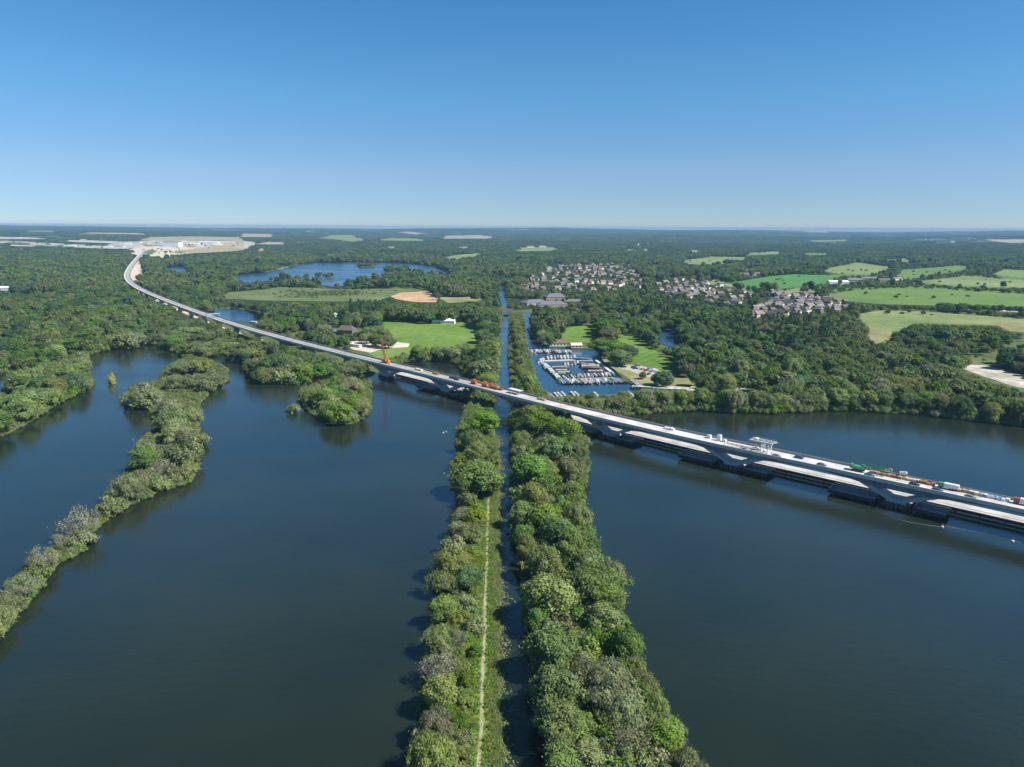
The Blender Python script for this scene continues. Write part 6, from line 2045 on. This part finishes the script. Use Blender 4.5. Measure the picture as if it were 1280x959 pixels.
# woods beyond: whole clumps at a time
def clump_mesh(name, mat, seed, dia=64, ntree=30, leaves=46):
    r = np.random.default_rng(seed)
    Cs, Us, Vs, Ts = [], [], [], []
    for k in range(ntree):
        t = r.uniform(0, 6.28); q = dia / 2 * math.sqrt(r.random())
        c = np.array([math.cos(t) * q, math.sin(t) * q * .8, 7.0]); h = r.uniform(.75, 1.25)
        d = unit(r.normal(size=(leaves, 3))); d[:, 2] = np.abs(d[:, 2]) - .25
        p = c * np.array([1, 1, h]) + d * np.array([5.2, 5.2, 6.4 * h]) * r.uniform(.8, 1.08, (leaves, 1))
        nr = unit(d + r.normal(size=d.shape) * .45 + np.array([0, 0, .2]))
        u = unit(np.cross(nr, r.normal(size=d.shape))); v = np.cross(nr, u)
        s = r.uniform(1.6, 2.8, (leaves, 1))
        Cs.append(p); Us.append(u * s); Vs.append(v * s * .8); Ts.append(np.clip(r.random() * .6 + r.random(leaves) * .4, 0, 1) * .34)  # tint lowered overall: the clump's self-shade is put into its leaf colour
    return quads_mesh(name, np.concatenate(Cs), np.concatenate(Us), np.concatenate(Vs), np.concatenate(Ts), M_LEAF[mat])


def far_clumps():
    protos = [clump_mesh('wood_clump', m_, 40 + i) for i, m_ in enumerate(('oak', 'teal', 'poplar', 'olive', 'oak', 'teal'))]
    X, Y, Z, S = [], [], [], []
    for y0, y1, st, sc in ((2650, 5200, 44, 1.0), (5200, 9000, 84, 1.7), (9000, 15500, 150, 2.6)):
        a = jgrid(y0, y1, st)
        x, y = a[:, 0], a[:, 1]
        r, px, py = base_block(x, y)
        w_ = np.sin(x / 410 + 1.1 * np.sin(y / 730)) + np.sin(y / 560 + 1.3 * np.sin(x / 820) + .8) + .6 * np.sin((x + y) / 230)
        k = ~r & ((w_ > -.95) | (RNG.random(len(x)) < .25))
        for q in ESTATE_PX: k &= ~(inpoly(px, py, q) & (RNG.random(len(x)) < .8))
        x, y = x[k], y[k]
        z = LAND_Z + hills(x, y)
        n = len(x)
        s = sc * RNG.uniform(.75, 1.15, n); hz = np.where(sc > 2, .62, .85 if sc > 1.2 else 1.0) * RNG.uniform(.8, 1.15, n)
        hid = hides(x, y, z, 14 * hz * s / sc * (1 if sc < 1.2 else 1.2), 40 * s)
        # low scrub where the view of a field must stay open
        s = np.where(hid, s * .45, s); hz = np.where(hid, hz * .5, hz)
        hid2 = hid.copy(); hid2[hid] = hides(x[hid], y[hid], z[hid], 7 * hz[hid], 20 * s[hid])
        k = ~hid2
        X.append(x[k]); Y.append(y[k]); Z.append(z[k] - 1.2); S.append(np.stack([s[k], s[k], hz[k]], 1))
    X = np.concatenate(X); Y = np.concatenate(Y); Z = np.concatenate(Z); S = np.concatenate(S)
    print('clumps', len(X))
    instancer('distant_woods', protos, np.stack([X, Y, Z], 1), RNG.uniform(0, 6.28, len(X)), S, RNG.integers(0, 6, len(X)), 'distant woods rolling away to the horizon')


far_clumps()

# undergrowth on the banks, spit and islands
def ribbon(px_list, wd, z, name, mat, label):
    c = catmull(np.array([P(x, y, z)[:2] for x, y in px_list]), 14)
    t = np.gradient(c, axis=0); t /= np.linalg.norm(t, axis=1)[:, None]
    nn = np.stack([-t[:, 1], t[:, 0]], 1)
    r = np.random.default_rng(3)
    wv = wd / 2 * (1 + .12 * np.sin(np.arange(len(c)) * .31) + r.normal(0, .03, len(c)))
    m = MB()
    v = [(a[0] + b[0] * w_, a[1] + b[1] * w_, z) for a, b, w_ in zip(c, nn, wv)] + [(a[0] - b[0] * w_, a[1] - b[1] * w_, z) for a, b, w_ in zip(c, nn, wv)]
    k = len(c)
    m.add(v, [(i, i + 1, i + 1 + k, i + k) for i in range(k - 1)])
    o = m.build(name, mat)
    if o.data.polygons[0].normal.z < 0: o.data.flip_normals()
    tag(o, label, None, None, 'structure')
    return c


PATH_PX = [(611, 618), (610.5, 634), (609.8, 660), (608.5, 700), (607, 735), (606, 765), (606, 785), (604.5, 815), (603, 847), (602, 897), (600, 930), (597.5, 962), (594, 1010), (590, 1075)]
M_PATH = ground_mat('towpath_gravel', [(.20, .19, .10), (.31, .275, .18), (.39, .345, .25)], (.15, 1.5), .3)
PATHW = ribbon(PATH_PX, .85, LAND_Z + .05, 'towpath', M_PATH, 'narrow pale gravel towpath on the grassy canal bank')
UPTS, UIDX, UROT, USC = [], [], [], []
USETS = ['bush', 'dull', 'palebush', 'lime']
uprot = [crown_mesh('bush', v, KIND[k][1], 'hi') for k in USETS for v in (0, 1)]
for wp, step, wts, smin, smax, nm in ((W_TOW, 2.1, (.45, .22, .13, .2), .35, .85, 'tow'), (W_BANK, 2.6, (.4, .4, .15, .05), .5, 1.1, 'bank'), (W_SPIT, 2.9, (.1, .35, .5, .05), .35, .85, 'spit'), (W_POINT, 4, (.4, .4, .2, 0), .7, 1.3, 'point'), (W_ISLE, 3, (.3, .3, .2, .2), .5, 1.0, 'isle'), (W_STRIP, 2.6, (.3, .45, .25, 0), .4, .9, 'strip')):
    q = interior(wp, step)
    q = q + RNG.uniform(-.5, .5, q.shape) * step
    q = q[inpoly(q[:, 0], q[:, 1], wp)]
    if nm == 'tow':
        # keep the path and its verges open
        dmin = np.full(len(q), 1e9); side = np.zeros(len(q))
        for c in PATHW:
            d = np.hypot(q[:, 0] - c[0], q[:, 1] - c[1]); m = d < dmin
            side = np.where(m, q[:, 0] - c[0], side); dmin = np.minimum(dmin, d)
        pth = (q[:, 1] < 340)
        open_ = pth & ((side > -3.4 - 1.8 * np.sin(q[:, 1] / 9)) & (side < 6))
        q = q[~open_ & ~((q[:, 1] > 420) & (RNG.random(len(q)) < .3))]
    q = q[RNG.random(len(q)) < .86]
    n = len(q)
    kk = RNG.choice(4, n, p=np.array(wts) / sum(wts))
    UPTS.append(np.stack([q[:, 0], q[:, 1], np.full(n, LAND_Z - .25)], 1)); UIDX.append(kk * 2 + RNG.integers(0, 2, n)); UROT.append(RNG.uniform(0, 6.28, n))
    s = RNG.uniform(smin, smax, n)
    USC.append(np.stack([s, s, s * RNG.uniform(.6, 1.0, n)], 1))
# taller thicket between the trees of the wooded bank
for wp, stp, s0, s1_ in ((W_BANK, 5.5, 1.2, 2.1), (W_POINT, 8, 1.2, 2.2), (W_ISLE, 6, 1.0, 1.7)):
    q = shrink_in(interior(wp, stp), wp, 2.5); q = q + RNG.uniform(-.4, .4, q.shape) * stp
    n = len(q); s = RNG.uniform(s0, s1_, n)
    UPTS.append(np.stack([q[:, 0], q[:, 1], np.full(n, LAND_Z - .3)], 1)); UIDX.append(RNG.integers(0, 6, n)); UROT.append(RNG.uniform(0, 6.28, n)); USC.append(np.stack([s, s, s * RNG.uniform(.9, 1.3, n)], 1))
# fringe along the mainland shore
for wp, inw in ((W_NORTH[:34], 1.6), (W_EAST[:12], 1.6), (W_NORTH[:30], 5.5), (W_EAST[:12], 5.5), (W_EAST[:12], 9.0), (world_poly([(722, 497.5), (742, 498)]), 0), (world_poly([(750, 498), (784, 497)]), 0), (W_EAST[:12], .2), (W_SPIT, 0), (W_POINT[:7], 0), (W_ISLE, 0), (W_BANK[11:], 0), (W_TOW[:14], 0), (world_poly([(663, 421), (684, 427.5), (690, 427.5)]), 2)):
    for a, b in zip(wp[:-1], wp[1:]):
        a = np.array(a); b = np.array(b); L = np.linalg.norm(b - a); n = int(L / 3.2)
        if n < 1 or L > 700: continue
        n = int(n * (2.4 if inw == 0 else 1))
        t = RNG.random(n)[:, None]
        p = a + (b - a) * t + RNG.normal(0, .8, (n, 2)) + np.array([0, inw])
        vb = np.array([np.hypot(VP[:, 0] - c[0], VP[:, 1] - c[1]).min() for c in p]) > 14
        p = p[vb]; n = len(p)
        UPTS.append(np.stack([p[:, 0], p[:, 1], np.full(n, LAND_Z - .5)], 1)); UIDX.append(RNG.integers(0, 6, n)); UROT.append(RNG.uniform(0, 6.28, n))
        s = RNG.uniform(.6, 1.5 if inw < 3 else 2.4, n) * (.5 if inw == 0 else 1); USC.append(np.stack([s, s, s], 1))
instancer('undergrowth', uprot, np.concatenate(UPTS), np.concatenate(UROT), np.concatenate(USC), np.concatenate(UIDX), 'low scrub covering the banks, spit and islands')


# grass tufts beside the towpath, reeds at the canal edge
def tuft_mesh(name, mat, seed, n=26, h=.7, spread=.55):
    r = np.random.default_rng(seed)
    c = np.stack([r.normal(0, spread * .5, n), r.normal(0, spread * .5, n), np.full(n, h * .45)], 1)
    u = unit(np.stack([r.normal(0, .35, n), r.normal(0, .35, n), np.ones(n)], 1)) * (h * .5 * r.uniform(.6, 1.2, (n, 1)))
    t = r.uniform(0, 6.28, n)
    v = np.stack([np.cos(t), np.sin(t), np.zeros(n)], 1) * .09
    return quads_mesh(name, c, u, v, .55 + .45 * r.random(n), M_LEAF[mat])


tufts = [tuft_mesh('grass_tuft', 'bright', 1), tuft_mesh('grass_tuft', 'lime', 2, h=.6), tuft_mesh('grass_tuft', 'bush' if 'bush' in M_LEAF else 'bright', 3, h=.9), tuft_mesh('grass_tuft', 'gold', 4, h=.5)]
q = interior(W_TOW, .85); q = q[q[:, 1] < 345]; q = q + RNG.uniform(-.5, .5, q.shape) * .85
dm = np.full(len(q), 1e9)
for c in PATHW: dm = np.minimum(dm, np.hypot(q[:, 0] - c[0], q[:, 1] - c[1]))
q = q[(dm > .75) & inpoly(q[:, 0], q[:, 1], W_TOW)]
n = len(q); s = RNG.uniform(.6, 1.4, n)
instancer('grass', tufts, np.stack([q[:, 0], q[:, 1], np.full(n, LAND_Z)], 1), RNG.uniform(0, 6.28, n), np.stack([s, s, s * RNG.uniform(.6, 1.2, n)], 1), RNG.choice(4, n, p=[.42, .38, .18, .02]), 'long bright grass on the towpath bank')
# floating weed and reeds along the canal's towpath side
edge = W_TOW[17:]
ex = np.array([p for p in W_TOW if p[0] > -14 and True])
rp = []
for yy in np.arange(120, 400, .13):
    xr = max([p[0] for p in wobble(W_TOW, .0, 6)] ) if False else None
    # right-hand outline of the towpath bank at this distance
    xs_ = [a[0] + (b[0] - a[0]) * (yy - a[1]) / (b[1] - a[1]) for a, b in zip(W_TOW, W_TOW[1:] + W_TOW[:1]) if (a[1] - yy) * (b[1] - yy) < 0]
    if not xs_: continue
    x_ = max(xs_)
    dens = .35 + .65 * max(0, math.sin(yy / 7) * math.sin(yy / 23 + 1))
    rp.append((x_ + RNG.normal(.35, .55), yy, 0 if RNG.random() < .6 else 2))
    if RNG.random() < dens * .4:
        rp.append((x_ + 1.3 + abs(RNG.normal(0, 1.2)), yy, 1))
rp = np.array(rp); n = len(rp)
def pad_mesh():
    r = np.random.default_rng(8); k = 14
    c = np.stack([r.normal(0, .6, k), r.normal(0, .6, k), r.uniform(.03, .07, k)], 1); t = r.uniform(0, 6.28, k); s = r.uniform(.1, .26, (k, 1))
    return quads_mesh('lily_pad', c, np.stack([np.cos(t), np.sin(t), 0 * t], 1) * s, np.stack([-np.sin(t), np.cos(t), 0 * t], 1) * s, r.random(k), M_LEAF['willow'])
instancer('reeds', [tuft_mesh('reed_tuft', 'olive', 5, h=1.1, spread=.7), pad_mesh(), tuft_mesh('reed_tuft', 'sallow' if 'sallow' in M_LEAF else 'willow', 6, h=.9, spread=.8)], np.stack([rp[:, 0], rp[:, 1], np.where(rp[:, 2] == 1, .02, .25)], 1), RNG.uniform(0, 6.28, n), np.ones((n, 3)) * RNG.uniform(.7, 1.5, (n, 1)), rp[:, 2].astype(int), 'reeds and floating weed along the canal edge')

# islets in the far blue lake
for k, (cx, cy, wd, hg, lab) in enumerate(((399, 346.5, 8, 1.0, 'small wooded islet in the blue lake'), (411, 346.8, 11, 1.2, 'wider wooded islet in the blue lake'), (458, 333.2, 26, 1.0, 'long wooded islet near the far shore of the blue lake'))):
    c = [PT(cx + wd / 2 * math.cos(t), cy + hg * math.sin(t)) for t in np.linspace(0, 6.28, 13)[:-1]]
    sheet('lake_islet', [(p.x, p.y) for p in c], LAND_Z + 1.0 + (1.2 if k == 2 else 0), M_LAND, label=lab, skirt=2, skirt_drop=1.0)
    ip = interior([(p.x, p.y) for p in c], 9); ip = ip + RNG.uniform(-3, 3, ip.shape)
    n = len(ip)
    if n:
        H = RNG.uniform(7, 12, n)
        wood('islet_woodland', 'low', ip[:, 0], ip[:, 1], np.full(n, LAND_Z + .8), H, H * .9, np.array(['oak', 'olive', 'teal'])[RNG.integers(0, 3, n)], 'trees on a ' + lab.replace('wooded ', ''))

# ---------------------------------------------------------------- haze
hb = bpy.data.meshes.new('haze')
m, nt, out = new_mat('haze_air')
pv = N(nt, 'ShaderNodeVolumePrincipled')
pv.inputs['Density'].default_value = HAZE_DENSITY
pv.inputs['Color'].default_value = HAZE_COLOR
pv.inputs['Anisotropy'].default_value = 0.0
nt.links.new(pv.outputs[0], out.inputs['Volume'])
mb = MB(); mb.box((0, 7000, 64), (32400, 18000, 136))
o = mb.build('haze', m)
tag(o, 'thin pale blue summer haze over the valley', None, None, 'stuff')
